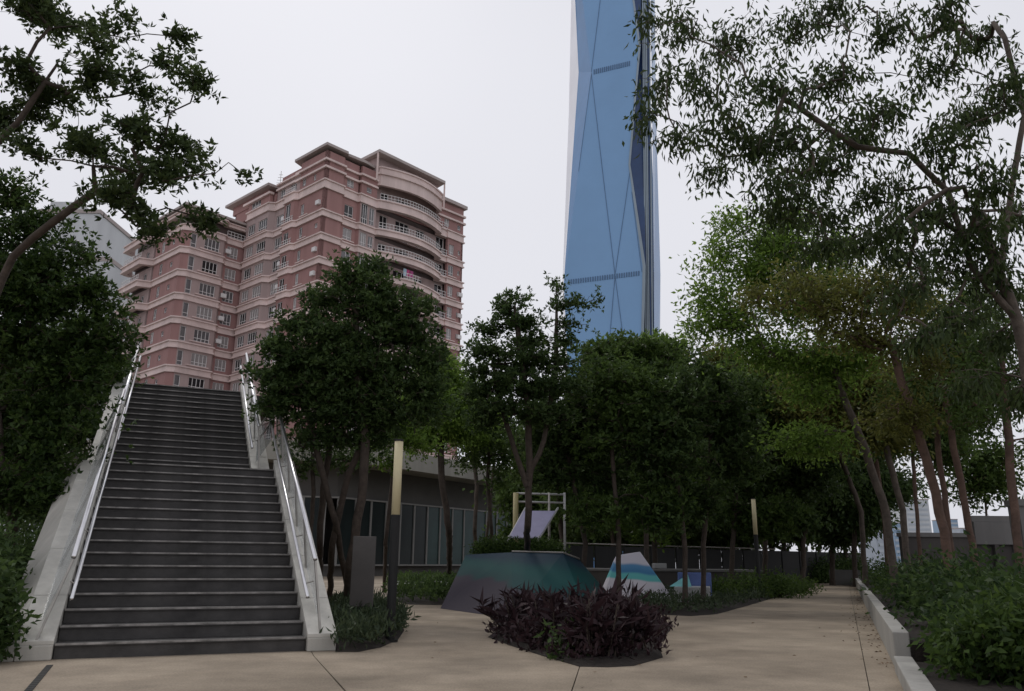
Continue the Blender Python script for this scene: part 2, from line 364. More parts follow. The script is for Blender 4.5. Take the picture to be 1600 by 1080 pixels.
def rails(ain, aout, abot, nos, b0, b1, ho=.80, hi=.50, foot=.09, sgn=1, bin0=None, post0=True):
    b = MB(); b.tube([S3(aout, b0, nos(b0) + ho), S3(aout, b1, nos(b1) + ho)], .027, 10); b.build('handrail', M['steel'], stair, True)
    bi = b0 - .28 if bin0 is None else bin0
    b = MB(); b.tube([S3(ain, bi, nos(bi) + hi), S3(ain, b1 - .1, nos(b1 - .1) + hi)], .022, 10); b.build('handrail', M['steel'], stair, True)
    n = max(2, int(round((b1 - b0) / 1.1)))
    for i in range(n):
        q0, q1 = b0 + (b1 - b0) * i / n + .02, b0 + (b1 - b0) * (i + 1) / n - .02
        g = MB(); d = .007
        g.hexa([S3(abot - d, q0, nos(q0) + foot + .03), S3(abot + d, q0, nos(q0) + foot + .03), S3(abot + d, q1, nos(q1) + foot + .03), S3(abot - d, q1, nos(q1) + foot + .03),
                S3(aout - d, q0, nos(q0) + ho - .04), S3(aout + d, q0, nos(q0) + ho - .04), S3(aout + d, q1, nos(q1) + ho - .04), S3(aout - d, q1, nos(q1) + ho - .04)])
        g.build('glass_panel', M['rail_glass'], stair)
    for i in range(n + 1):
        q = b0 + (b1 - b0) * i / n; p = MB(); f = q if i else q - .28
        p.hexa([S3(abot - .012, f - .03, nos(f) + foot - .05), S3(abot + .012, f - .03, nos(f) + foot - .05), S3(abot + .012, f + .03, nos(f) + foot - .05), S3(abot - .012, f + .03, nos(f) + foot - .05),
                S3(aout - .012, q - .03, nos(q) + ho - .02), S3(aout + .012, q - .03, nos(q) + ho - .02), S3(aout + .012, q + .03, nos(q) + ho - .02), S3(aout - .012, q + .03, nos(q) + ho - .02)])
        pp = p.build('post', M['steel_dull'], stair)
        k = MB(); k.tube([S3(aout, q + .02, nos(q) + hi + .03), S3(ain, q + .02, nos(q) + hi)], .01, 6); k.build('bracket', M['steel_dull'], pp)
rails(SW - .02, SW + .09, SW + .17, nos1, .22, 5.75)
rails(.10, .04, -.19, nos1, .22, 5.75)
rails(UA1 - .02, UA1 + .09, UA1 + .14, nos2, 5.3, BT + .5)
rails(UA0 + .1, UA0 + .04, UA0 - .15, nos2, 5.3, BT + .5)
for (a0, a1) in ((SW + .09, UA1 + .09), (.04, UA0 + .04)):
    for hh in (.78, .52):
        b = MB(); b.tube([S3(a0, 5.75, nos1(5.75) + hh), S3(a1, 5.3, nos2(5.3) + hh)], .016, 8); b.build('cross_bar', M['steel_dull'], stair, True)
    g = MB(); d = .006
    g.hexa([S3(a0, 5.75 - d, nos1(5.75) + .1), S3(a1, 5.3 - d, nos2(5.3) + .1), S3(a1, 5.3 + d, nos2(5.3) + .1), S3(a0, 5.75 + d, nos1(5.75) + .1),
            S3(a0, 5.75 - d, nos1(5.75) + .75), S3(a1, 5.3 - d, nos2(5.3) + .75), S3(a1, 5.3 + d, nos2(5.3) + .75), S3(a0, 5.75 + d, nos1(5.75) + .75)])
    g.build('glass_panel', M['rail_glass'], stair)

# ------------------------------------------------------------------ planter wall on the right
pl = thing('planter', 'long low pale stone planter wall along the right of the path', 'planter', (*PW0, 0))
L = np.linalg.norm(PW1 - PW0); nseg = 14
def pw(s, n): p = PW0 + PWd * s + PWn * n; return (p[0], p[1])
for i in range(nseg):
    s0, s1 = L * i / nseg + .006, L * (i + 1) / nseg - .006
    hh = .40
    b = MB(); b.prism([pw(s0, 0), pw(s1, 0), pw(s1, .16), pw(s0, .16)][::-1], 0, hh); b.build('wall_block', M['kerb'], pl, bevel=.012)
b = MB(); b.prism([pw(-.02, .16), pw(L, .16), pw(L, 7), pw(-.02, 7)][::-1], 0, .30); b.build('soil', M['soil'], pl)
pl2 = thing('planter', 'short near stone planter block at the bottom right corner', 'planter', (*pw(-.7, 0), 0))
b = MB(); b.prism([pw(-3.2, -.02), pw(-.12, -.02), pw(-.12, .16), pw(-3.2, .16)][::-1], 0, .17); b.build('wall_block', M['kerb'], pl2, bevel=.015)
b = MB(); b.prism([pw(-3.2, .16), pw(-.12, .16), pw(-.12, 5), pw(-3.2, 5)][::-1], 0, .12); b.build('soil', M['soil'], pl2)
b = MB(); q0, q1 = pw(L + .3, -2.2), pw(L + .3, .2)
b.prism([pw(L + .2, -1.2), pw(L + .6, -1.2), pw(L + .6, .3), pw(L + .2, .3)][::-1], 0, .75)
setp(b.build('low_wall', M['wall_pale'], None, bevel=.01), 'small grey end wall where the path meets the hedge', 'wall')

# ------------------------------------------------------------------ pavilion behind the trees
pv = thing('pavilion', 'low glass-fronted pavilion with a pale overhanging roof fascia behind the trees', 'building', (-9, 48, 0))
PA, PB, PC = np.array([-22., 44.5]), np.array([-9., 48.]), np.array([4.6, 69.])
ZS, ZF = 6.6, 7.75
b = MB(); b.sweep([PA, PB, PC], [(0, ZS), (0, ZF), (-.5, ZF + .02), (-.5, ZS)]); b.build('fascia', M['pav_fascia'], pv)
off = lambda p, q: np.array([(q - p)[1], -(q - p)[0]]) / np.linalg.norm(q - p)
n1, n2 = off(PA, PB), off(PB, PC)
back = [np.array([6, 76.]), np.array([-26, 76.]), np.array([-26, 46.])]
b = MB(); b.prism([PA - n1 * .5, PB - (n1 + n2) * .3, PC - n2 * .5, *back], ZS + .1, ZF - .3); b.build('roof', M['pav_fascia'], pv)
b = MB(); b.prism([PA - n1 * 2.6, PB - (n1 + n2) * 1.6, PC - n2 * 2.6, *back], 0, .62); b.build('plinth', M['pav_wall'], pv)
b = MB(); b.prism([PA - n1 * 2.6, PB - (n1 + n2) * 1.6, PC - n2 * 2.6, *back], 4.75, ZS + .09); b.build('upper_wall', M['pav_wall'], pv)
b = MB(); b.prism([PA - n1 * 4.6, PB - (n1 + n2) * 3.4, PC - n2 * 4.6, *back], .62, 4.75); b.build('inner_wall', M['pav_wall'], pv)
random.seed(4)
def facade(p, q, n, step, green):
    d = (q - p); Ln = np.linalg.norm(d); d /= Ln; k = int(Ln / step); rz = math.atan2(d[1], d[0])
    mp = MB(); mp.box(.05, step - .05, -.02, .02, .72, 4.65); mps = [mp.mesh('pane', (0, 0, 0), (M[m],)) for m in ('pav_glass', 'pav_glass_g')]
    mm = MB(); mm.box(-.06, .06, -.10, .08, .62, 4.75); mu = mm.mesh('mullion', (0, 0, 0), (M['pav_frame'],))
    for i in range(k + 1):
        x = p + d * step * i - n * 2.55
        link('mullion', mu, pv, (*x, 0), rz)
        if i < k: link('pane', mps[1 if i / k > green else 0], pv, (*x, 0), rz)
    for z in (.67, 4.7):
        b = MB(); a_, c_ = p - n * 2.5, q - n * 2.5; o_ = n * .07
        b.prism([a_ - o_, c_ - o_, c_ + o_, a_ + o_], z - .05, z + .05); b.build('rail', M['pav_frame'], pv)
facade(PA, PB - (PB - PA) / np.linalg.norm(PB - PA) * .9, n1, 1.3, 2)
facade(PB + (PC - PB) / np.linalg.norm(PC - PB) * 1.0, PC, n2, 1.45, .32)

# ------------------------------------------------------------------ pink apartment block
BA = np.array([-25.77, 100.0]); bR = np.array([math.sin(R_(42)), math.cos(R_(42))]); bL = np.array([-bR[1], bR[0]])
apt = thing('apartment_building', 'tall pink apartment block with cream bands and curved balconies beyond the stairs', 'building', (*BA, -40))
def bp(r, l): return BA + bR * r + bL * l       # r along the right face, l along the left face (depth)
ZB = [50.9 - 3.43 * 1.0 * k - (0.0 if k == 0 else .93) for k in range(0, 9)]      # cornice levels, 50.9, 46.54, 43.1 ...
ZB = [50.9, 46.5] + [46.5 - 3.43 * k for k in range(1, 11)]
LW, LF = 10.0, 19.2
arc = []
for i in range(13):
    t = i / 12.0; r = 9.2 + (21.2 - 9.2) * t
    arc.append((r, -(.35 + 2.3 * math.sin(math.pi * (.12 + .76 * t)) - .8)))
# plan outline left to right (outward is on the right-hand side of travel)
plan_wl = [(-LW - .2, LF + 16), (-LW - 1.5, LF + 15.6), (-LW - 1.7, LF + 9.0), (-LW, LF + 8.2), (-LW, LF)]
plan_wf = [(-LW, LF), (-LW + .9, LF - .55), (-LW + 6, LF - .55), (-LW + 6.5, LF), (0, LF)]
plan_lf = [(0, LF), (-.8, LF - .6), (-.8, 12.6), (0, 12.0), (0, 9.2), (-.45, 9.0), (-.45, 6.6), (0, 6.2), (0, 0)]
plan_rf = [(0, 0), (3.0, 0), (3.2, .45), (5.9, .45), (6.1, 0), (8.9, 0)]
plan_re = [(21.4, .2), (23.2, .2), (23.2, 0), (26.5, 0), (26.5, 14)]
wing = [bp(*p) for p in plan_wl + plan_wf[1:]]
main = [bp(*p) for p in plan_lf + plan_rf[1:] + arc + plan_re]
def band(path, z, h, name='cornice_band', m='cream', th=.18):
    bb = MB()
    bb.sweep(path, [(-.5, z - h), (.24, z - h), (.24, z - h + .22), (th * .55, z - h + .24), (th * .55, z + h * .35 - .2), (.3, z + h * .35 - .18), (.3, z + h * .35), (-.5, z + h * .35)])
    return bb.build(name, M[m], apt)
wing_top = 49.4
for i, z in enumerate(ZB):
    h = .75 if i else 1.0
    band(main, z, h)
    if z < 49: band(wing, z, h)
# lower, hidden storeys: plain body
def solid(pts, z0, z1, m, name='wall'):
    bb = MB(); bb.prism(pts[::-1], z0, z1); return bb.build(name, M[m], apt)
corewl = [bp(-LW + .35, LF + 16), bp(-LW + .35, LF + .4), bp(.3, LF + .4), bp(12, LF + 1), bp(12, LF + 16)]
coremn = [bp(.5, LF + 6), bp(.5, .5 + .45), bp(26.1, .95), bp(26.1, 14), bp(14, LF + 6)]
solid([bp(-LW + .5, LF + 16), bp(-LW + .5, LF + .55), bp(.5, LF + .55), bp(12, LF + 1), bp(12, LF + 16)], -40, wing_top - .6, 'dark_room', 'core')
bb = MB(); bb.prism([bp(.7, LF + 6), bp(.7, 1.4), bp(25.9, 1.4), bp(25.9, 14), bp(14, LF + 6)][::-1], -40, 53, ); bb.build('core', M['dark_room'], apt)

WIN = {}
def win_mesh(w, h, kind, nm):
    key = (w, h, kind, nm)
    if key in WIN: return WIN[key]
    f = MB(); t = .07
    f.box(-w / 2, w / 2, -.04, .08, 0, t); f.box(-w / 2, w / 2, -.04, .08, h - t, h)
    f.box(-w / 2, -w / 2 + t, -.04, .08, t, h - t); f.box(w / 2 - t, w / 2, -.04, .08, t, h - t)
    for i in range(1, nm): x = -w / 2 + w * i / nm; f.box(x - t / 2, x + t / 2, -.035, .07, t, h - t)
    f.box(-w / 2 + t, w / 2 - t, -.03, .06, h * .28 - t / 2, h * .28 + t / 2)
    fm = f.mesh('window', (0, 0, 0), (M['win_frame'],))
    g = MB(); g.box(-w / 2 + .02, w / 2 - .02, .02, .04, .03, h - .03)
    gm = g.mesh('pane', (0, 0, 0), (M[kind],))
    WIN[key] = (fm, gm); return WIN[key]
random.seed(11)
def wall_run(p0, p1, z0, z1, wins, m, depth=.5):
    """wall between two plan points with real openings; wins = [(centre fraction or metres, width, sill above z0, height, kind, mullions)]"""
    P0, P1 = bp(*p0), bp(*p1); d = P1 - P0; Ln = np.linalg.norm(d); d = d / Ln; n = np.array([d[1], -d[0]]); rz = math.atan2(d[1], d[0])
    W = MB()
    def bx(u0, u1, za, zb):
        if u1 - u0 < .01 or zb - za < .01: return
        a, c = P0 + d * u0, P0 + d * u1
        W.prism([a, c, c - n * depth, a - n * depth], za, zb)
    u = 0.0
    for (c, w, sill, hgt, kind, nm) in sorted(wins):
        u0, u1 = c - w / 2, c + w / 2
        bx(u, u0, z0, z1); bx(u0, u1, z0, z0 + sill); bx(u0, u1, z0 + sill + hgt, z1)
        fm, gm = win_mesh(round(w, 2), round(hgt, 2), kind, nm)
        pos = P0 + d * c - n * .14
        o = link('window', fm, apt, (*pos, z0 + sill), rz); link('pane', gm, o)
        u = u1
    bx(u, Ln, z0, z1)
    W.build('wall', M[m], apt)
def kind():
    return random.choice(['win_curtain', 'win_curtain', 'win_glass', 'win_glass', 'win_dark'])
LEV = [(z + .25, zt - .72) for z, zt in zip(ZB[1:], ZB[:-1])]
for li, (z0, z1) in enumerate(LEV):
    H_ = z1 - z0; hw = min(1.75, H_ - .75); sl = .45
    wing_ok = z1 < 48.9
    z1m = z1 - (.25 if li == 0 else 0)
    # main block, left face
    wall_run((-.8, LF - .6), (-.8, 12.6), z0, z1m, [(1.5, 1.9, sl, hw, kind(), 3), (4.6, 2.4, sl, hw, kind(), 4)], 'pink_bay')
    wall_run((-.8, 12.6), (0, 12.0), z0, z1m, [], 'pink_bay')
    wall_run((0, 12.0), (0, 9.2), z0, z1m, [(1.3, 1.9, sl, hw, kind(), 3)], 'pink_bay')
    wall_run((-.45, 9.0), (-.45, 6.6), z0, z1m, [(.9, 1.3, .05, H_ - .5, 'win_dark', 2)], 'pink')
    wall_run((0, 6.2), (0, 0), z0, z1m, [(1.1, .8, sl, hw, kind(), 2), (4.75, .7, 1.0, .75, 'win_curtain', 1)], 'pink')
    # main block, right face
    wall_run((0, 0), (3.0, 0), z0, z1m, [], 'pink')
    wall_run((3.2, .45), (5.9, .45), z0, z1m, [(1.3, 1.5, sl, hw, kind(), 2)], 'pink')
    wall_run((6.1, 0), (8.9, 0), z0, z1m, [(.8, 1.1, .1, H_ - .4, kind(), 3), (2.1, .9, .3, H_ - .8, 'win_glass', 2)], 'pink_bay')
    if li < 3:
        wall_run((9.0, .9), (21.4, .9), z0, z1m, [(2.0, 1.4, .05, H_ - .5, 'win_dark', 2), (5.6, 2.6, .02, H_ - .35, 'win_dark', 3), (9.2, 1.6, .05, H_ - .5, 'win_dark', 2)], 'pink_bay')
    else:
        wall_run((9.0, -.2), (13.2, -1.1), z0, z1m, [(1.4, 1.0, sl, hw, 'win_glass', 2), (3.2, .6, sl, hw, 'win_dark', 1)], 'pink_bay')
        wall_run((13.2, .9), (17.2, .9), z0, z1m, [(2.0, 3.0, .02, H_ - .2, 'win_dark', 3)], 'pink_bay')
        wall_run((17.2, -1.0), (20.8, -.2), z0, z1m, [(.9, .5, .2, H_ - .6, 'win_dark', 1), (2.4, .7, sl, hw, 'win_glass', 1)], 'pink_bay')
    wall_run((21.4, .9), (23.2, .9), z0, z1m, [(.9, 1.6, .02, H_ - .3, 'win_dark', 2)], 'pink_bay')
    wall_run((23.2, 0), (26.5, 0), z0, z1m, [(.8, 1.1, sl, hw, kind(), 2), (2.6, .7, .9, .8, 'win_curtain', 1)], 'pink')
    wall_run((26.5, 0), (26.5, 14), z0, z1m, [], 'pink')
    for q0, q1, mm in (((0, LF), (-.8, LF - .6), 'pink_bay'), ((0, 9.2), (-.45, 9.0), 'pink'), ((-.45, 6.6), (0, 6.2), 'pink'), ((3.0, 0), (3.2, .45), 'pink'), ((5.9, .45), (6.1, 0), 'pink')): wall_run(q0, q1, z0, z1m, [], mm)
    # wing
    if z0 < 45.5:
        z1w = min(z1, wing_top - 1.2)
        wall_run((-LW, LF), (-LW + .9, LF - .55), z0, z1w, [], 'pink'); wall_run((-LW + 6, LF - .55), (-LW + 6.5, LF), z0, z1w, [], 'pink_bay')
        wall_run((-LW + .9, LF - .55), (-LW + 6, LF - .55), z0, z1w, [(.55, .8, .15, z1w - z0 - .4, 'win_glass', 1), (3.3, 2.3, sl, hw, kind(), 4)], 'pink_bay')
        wall_run((-LW + 6.5, LF), (0, LF), z0, z1w, [(1.2, 1.7, sl, hw, kind(), 3)], 'pink')
        wall_run((-LW, LF + 8.2), (-LW, LF), z0, z1w, [(2.4, 1.0, sl, hw, kind(), 2), (5.6, .8, .9, .8, 'win_glass', 1)], 'pink')
        wall_run((-LW - .1, LF + 15.8), (-LW - .1, LF + 8.6), z0, z1w, [(1.6, 1.5, .05, H_ - .6, 'win_dark', 2), (5.2, 1.1, .3, H_ - 1, 'win_dark', 2)], 'pink_bay')
# top storeys above the thick cornice
zt0 = ZB[0] + .36
wall_run((0, 6.2), (0, 0), zt0, 55.6, [(1.0, .9, .5, 1.2, 'win_glass', 2), (3.6, .6, .5, 1.0, 'win_curtain', 1)], 'pink')
wall_run((0, 0), (3.0, 0), zt0, 55.6, [], 'pink')
wall_run((3.2, .45), (5.9, .45), zt0, 55.6, [(1.3, 1.2, .45, 1.5, 'win_curtain', 2)], 'pink')
wall_run((6.1, 0), (8.9, 0), zt0, 55.6, [(1.4, .9, .5, .9, 'win_glass', 1)], 'pink')
wall_run((0, 12.0), (0, 6.2), zt0, 54.0, [(1.4, 1.2, .4, 1.3, 'win_glass', 2), (4.2, 1.5, .4, 1.3, 'win_glass', 3)], 'pink_bay')
wall_run((-.8, LF - .6), (-.8, 12.6), zt0, 52.8, [(2.2, 2.6, .2, 1.2, 'win_glass', 3)], 'pink')
wall_run((9.0, .9), (21.4, .9), zt0, 57.6, [(2.0, 1.4, .05, 2.0, 'win_dark', 2), (5.6, 2.6, .02, 2.1, 'win_dark', 3), (9.2, 1.6, .05, 2.0, 'win_dark', 2)], 'pink_bay')
wall_run((21.4, .2), (26.5, 0), zt0, 55.8, [(1.6, 1.0, .5, 1.3, 'win_curtain', 2), (4.2, .7, .6, .9, 'win_glass', 1)], 'pink')
wall_run((26.5, 0), (26.5, 14), zt0, 55.8, [], 'pink')
bb = MB(); bb.prism([bp(.6, 12), bp(.6, 1.2), bp(26, 1.2), bp(26, 14), bp(14, 16)][::-1], 51, 55.5); bb.build('core', M['pink'], apt)
bb = MB(); bb.prism([bp(-.2, LF + 4), bp(-.2, 12), bp(8, 12), bp(8, LF + 4)][::-1], 50.8, 52.7); bb.build('core', M['pink'], apt)
def lip(path, z, t=.3, o=.3, name='string_course'):
    bb = MB(); bb.sweep(path, [(-.4, z - t), (o, z - t), (o, z), (-.4, z)]); return bb.build(name, M['cream'], apt)
cor = [bp(0, 7.2), bp(0, 0), bp(3.0, 0), bp(3.2, .45), bp(5.9, .45), bp(6.1, 0), bp(8.9, 0)]
lip(cor, 53.2); lip(cor, 54.35)
lip([bp(0, 12.0), bp(0, 7.2)], 53.3, .3); lip([bp(0, 12.0), bp(0, 6.2)], 54.1, .25, .35)
lip([bp(-.8, LF + .5), bp(-.8, 12.3)], 52.9, .35, .35)
ren = [bp(21.0, .2), bp(26.5, 0), bp(26.5, 14)]
lip(ren, 53.4); lip(ren, 54.6)
def roof(poly, z, t=.55, name='roof_slab', m='roof_cap'):
    bb = MB(); bb.prism([bp(*p) for p in poly][::-1], z - t, z); return bb.build(name, M[m], apt)
roof([(-.45, 7.4), (-.45, -.45), (3.2, -.45), (3.5, .0), (6.5, -.2), (9, .2), (9, 9), (4, 9)], 56.5, .4)
roof([(21.2, -.3), (24.4, -.4), (27, -.4), (27, 14), (20, 14)], 56.4)
roof([(7.6, -1.7), (20.9, -1.5), (21.4, 3), (20, 9), (8, 9), (7.6, 4)], 58.3, .45)
bb = MB(); bb.prism([bp(8.4, 8), bp(8.4, -.2), bp(20.4, -.1), bp(20.4, 8)][::-1], 55.5, 57.84); bb.build('penthouse_wall', M['pink_bay'], apt)
for r in (7.7, 20.9): p = bp(r, -1.3); bb = MB(); bb.box(p[0] - .12, p[0] + .12, p[1] - .12, p[1] + .12, 53.5, 57.84); bb.build('column', M['cream'], apt)
arcw = [bp(8.6, .6)] + [bp(*p) for p in arc] + [bp(21.6, .8)]
bb = MB(); bb.sweep(arcw, [(-.4, 53.6), (.05, 53.6), (.05, 55.2), (.35, 55.25), (.35, 55.55), (-.4, 55.55)]); bb.build('crown_parapet', M['cream'], apt)
bb = MB(); bb.sweep(arcw, [(-.6, 55.55), (.1, 55.55), (.1, 56.3), (.25, 56.32), (.25, 56.55), (-.6, 56.55)]); bb.build('crown_parapet', M['cream'], apt)
roof([(-1.2, LF + 6), (-1.2, 12.8), (5, 12.8), (5, LF + 6)], 54.4, .4)
bb = MB(); bb.prism([bp(-.3, LF + 5), bp(-.3, 14), bp(5, 14), bp(5, LF + 5)][::-1], 52.6, 54.0); bb.build('stair_core', M['pink'], apt)
roof([(-LW - .5, LF + 15), (-LW - .5, LF - 1.0), (.2, LF - .5), (8, LF), (8, LF + 15)], wing_top + .25, .35)
band([bp(-LW, LF + 8.2), bp(-LW, LF), bp(-LW + .9, LF - .55), bp(-LW + 6, LF - .55), bp(-LW + 6.5, LF), bp(0, LF)], wing_top - .5, .5)
# curved balcony and wing balcony railings
def railing(path, z, h=.95, step=.55, m='win_frame'):
    bb = MB(); pts = [np.array(p) for p in path]
    for p, q in zip(pts[:-1], pts[1:]):
        d = q - p; Ln = np.linalg.norm(d)
        if Ln < .05: continue
        d = d / Ln; n = np.array([d[1], -d[0]])
        for zz in (z + h, z + h * .5, z + .12):
            bb.prism([p - n * .03, q - n * .03, q + n * .03, p + n * .03], zz - .03, zz + .03)
        for i in range(int(Ln / step) + 1):
            c = p + d * min(Ln, i * step); bb.box(c[0] - .025, c[0] + .025, c[1] - .025, c[1] + .025, z, z + h)
    return bb.build('railing', M[m], apt)
for i, z in enumerate(ZB[:-1]):
    zz = z + .27 if i else z + .36
    if i < 3: railing([bp(r, l - .1) for r, l in arc], zz)
    else: railing([bp(r, l - .1) for r, l in arc[4:8]], zz)
    railing([bp(21.4, .05), bp(23.2, .05)], zz)
    if z < 46: railing([bp(-LW - 1.5, LF + 15.4), bp(-LW - 1.6, LF + 9.2)], zz)
    railing([bp(-.5, 9.0), bp(-.5, 6.6)], zz, .8)
railing([bp(-LW + 6.6, LF - .1), bp(-.2, LF - .1)], 46.8)
# sill ledges under the windows
for li, (z0, z1) in enumerate(LEV):
    for path in ([(0, 5.6), (0, 3.6)], [(3.5, .45), (5.6, .45)], [(23.4, 0), (25.2, 0)], [(-.8, LF - 1.0), (-.8, 13.0)], [(-LW + 2.4, LF - .55), (-LW + 5.6, LF - .55)]):
        if path[0][0] == -LW + 2.4 and z0 > 45.5: continue
        bb = MB(); bb.sweep([bp(*q) for q in path], [(-.1, z0 + .28), (.16, z0 + .28), (.16, z0 + .42), (-.1, z0 + .42)]); bb.build('sill', M['cream'], apt)
# louvred air-conditioner ledges and antenna
bb = MB(); p = bp(2, 15); bb.box(p[0] - .03, p[0] + .03, p[1] - .03, p[1] + .03, 54.3, 58.2)
for k in range(4): bb.box(p[0] - .6 + .1 * k, p[0] + .6 - .1 * k, p[1] - .02, p[1] + .02, 56.2 + k * .45, 56.25 + k * .45)
bb.build('antenna', M['steel_dull'], apt)
ACM = MB(); ACM.box(-.42, .42, -.35, 0, 0, .62); ACM.box(-.3, .3, -.37, -.34, .06, .56); ac_me = ACM.mesh('air_conditioner', (0, 0, 0), (M['win_frame'],))
for li, (z0, z1) in enumerate(LEV[:6]):
    for (p0, d0) in (((0, 1.1), -bL), ((26.0, 0), bR), ((-LW + 6.9, LF), bR), ((0, 9.5), -bL)):
        P0 = bp(*p0); rz = math.atan2(d0[1], d0[0])
        if random.random() < .62 and not (p0[1] == LF and z0 > 45): link('air_conditioner', ac_me, apt, (*P0, z0 + .9), rz)
for k, (r, c) in enumerate(((13.6, (.45, .6, .7)), (14.2, (.55, .1, .25)), (14.9, (.5, .12, .3)))):
    lm_ = mat('laundry_cloth', c, .9)
    bb = MB(); P0, P1 = bp(r, -1.1), bp(r + .55, -1.1); h0 = LEV[2][1] - .55
    n = 6; v = []
    for i in range(n + 1):
        q = P0 + (P1 - P0) * i / n - bL * .04 * math.sin(i * 2.2)
        v += [(q[0], q[1], h0), (q[0], q[1], h0 - 1.1 - .05 * math.sin(i))]
    bb.add(v, [(2 * i, 2 * i + 2, 2 * i + 3, 2 * i + 1) for i in range(n)])
    o = bb.build('laundry', lm_); so = o.modifiers.new('s', 'SOLIDIFY'); so.thickness = .02
    setp(o, ['pale blue cloth hung to dry on a curved balcony of the pink block', 'crimson cloth hung to dry in the middle of the curved balcony', 'dark pink cloth hung to dry, rightmost on the curved balcony'][k], 'laundry', 'laundry on the balcony')

# ------------------------------------------------------------------ blue glass tower
tw = thing('skyscraper', 'faceted blue glass skyscraper rising out of the frame beyond the trees', 'skyscraper', (50, 450, -40))
def tp(px, py, push=0.0, sl=-.38):
    d = ray(px, py); X0 = 55.0                      # facade plane Y = 450 + sl*(X-X0) + push
    t = (450 + push - sl * X0) / (1 - sl * d[0]); return np.array([d[0] * t, t, CAM_H + d[2] * t])
def facet(polys, m, name='facet'):
    bb = MB()
    for q in polys: bb.add(q, [tuple(range(len(q)))])
    return bb.build(name, M[m], tw)
def strip(p, q, w, m='tower_line', name='seam', out=.3):
    p, q = np.array(p), np.array(q); d = (q - p) / np.linalg.norm(q - p); nn = np.array([-.36, -.93, 0]); s = np.cross(d, nn); s /= np.linalg.norm(s)
    bb = MB(); o = nn * out
    bb.hexa([p - s * w + nn * .02, q - s * w + nn * .02, q + s * w + nn * .02, p + s * w + nn * .02, p - s * w + o, q - s * w + o, q + s * w + o, p + s * w + o]); return bb.build(name, M[m], tw)
LC = [(893, 720), (881, 441), (924, 113), (896, -120)]           # left crease of the front, bottom to top
RC = [(1001, 720), (1009, 416), (985, 257), (1001, 72), (975, -120)]
LS = [(893.5, 720), (881, 441), (905, 108), (895.5, -120)]
front = [tp(*p) for p in LC[:2]] + [tp(924, 113, 0)] + [tp(896, -120)] + [tp(*p) for p in RC[::-1]]
# front split at the belts into planar trapezoids
fl = [tp(*p) for p in LC]; fr = [tp(*p) for p in RC]
facet([[fl[0], fr[0], fr[1], fl[1]]], 'tower'); facet([[fl[1], fr[1], fr[2], fl[2]]], 'tower'); facet([[fl[2], fr[2], fr[3], fl[3]]], 'tower'); facet([[fl[3], fr[3], fr[4]]], 'tower')
ls = [tp(893, 720, 1), tp(881, 441, .5), tp(904, 113, 14), tp(893, -120, 1)]
facet([[ls[1], fl[2], ls[2]], [ls[2], fl[2], fl[3], ls[3]]], 'tower_md')
lo = [tp(887, 720, 26), tp(879, 441, 26), tp(889, 170, 30), tp(893, -20, 30), tp(890, -120, 30)]
facet([[lo[0], ls[0], ls[1], lo[1]], [lo[1], ls[1], ls[2], lo[2]], [lo[2], ls[2], lo[3]], [lo[3], ls[2], ls[3], lo[4]]], 'tower_sky')
# recessed slot at the right of the front
sr = [(1010, 720), (1009.5, 416), (1005, 200), (1003.5, 72), (1002, -120)]
s1 = [tp(*p, 0) for p in RC]; s2 = [tp(*p, 5) for p in sr]
facet([[s1[i], s2[i], s2[i + 1], s1[i + 1]] for i in range(4)], 'tower_dk')
rim = [tp(p[0] - 3 - (2 if i == 1 else 0), p[1], -.6) for i, p in enumerate(RC)]; rim2 = [tp(*p, -.6) for p in RC]
facet([[rim[i], rim2[i], rim2[i + 1], rim[i + 1]] for i in range(4)], 'tower_fin', 'edge_trim')
for i in range(5):                                               # vertical grey fins of the slot
    x0, x1 = 1009 + i * 2.6, 1009 + i * 2.6 + 1.9
    a0, a1, c0, c1 = tp(x0 + 1, 720, 2), tp(x1 + 1, 720, 2), tp(x0 - 7, -120, 2), tp(x1 - 7, -120, 2)
    bb = MB(); dd = np.array([.3, 4, 0]); bb.hexa([a0, a1, a1 + dd, a0 + dd, c0, c1, c1 + dd, c0 + dd]); bb.build('fin', M['tower_fin'] if i != 3 else M['tower_dk'], tw)
rr0 = [(1022, 720), (1022, 430), (1019, 180), (1015, -120)]; rr1 = [(1030, 720), (1032, 430), (1025, 180), (1022, -120)]
q0 = [tp(*p, 3) for p in rr0]; q1 = [tp(*p, 20) for p in rr1]
facet([[q0[i], q1[i], q1[i + 1], q0[i + 1]] for i in range(3)], 'tower_md')
bb = MB()                                                        # body behind the facets
lo_, hi_ = -40, tp(950, -120)[2]
cpts = [(tp(912, 300, 32)[:2]), (tp(1000, 300, 8)[:2]), (tp(1021, 300, 22)[:2]), (tp(1000, 300, 60)[:2]), (tp(915, 300, 60)[:2])]
bb.prism(cpts, lo_, hi_); bb.build('core', M['tower_md'], tw)
ex = lambda p, q, t: np.array(p) + (np.array(q) - np.array(p)) * t
strip(tp(924, 115), tp(943, 280), 0.132); strip(tp(943, 280), tp(961, 430), 0.132); strip(tp(961, 430), tp(978, 560), 0.132)
strip(tp(985, 262), tp(961, 430), 0.12); strip(tp(961, 430), tp(950, 560), 0.12); strip(tp(924, 113), tp(938, 0), 0.12)
strip(tp(904, 268), tp(924, 116), 0.096); strip(tp(987, 300), tp(1003, 425), 0.084)
def belt(p, q, n):
    p, q = np.array(p, float), np.array(q, float)
    for i in range(n):
        c = p + (q - p) * (i + .5) / n; a_ = tp(c[0], c[1] - 3.6); d_ = tp(c[0], c[1] + 3.6); strip(a_, d_, .36, name='belt_louvre', out=.35)
belt((887, 441), (1000, 427), 30); belt((927, 113), (985, 99), 18)

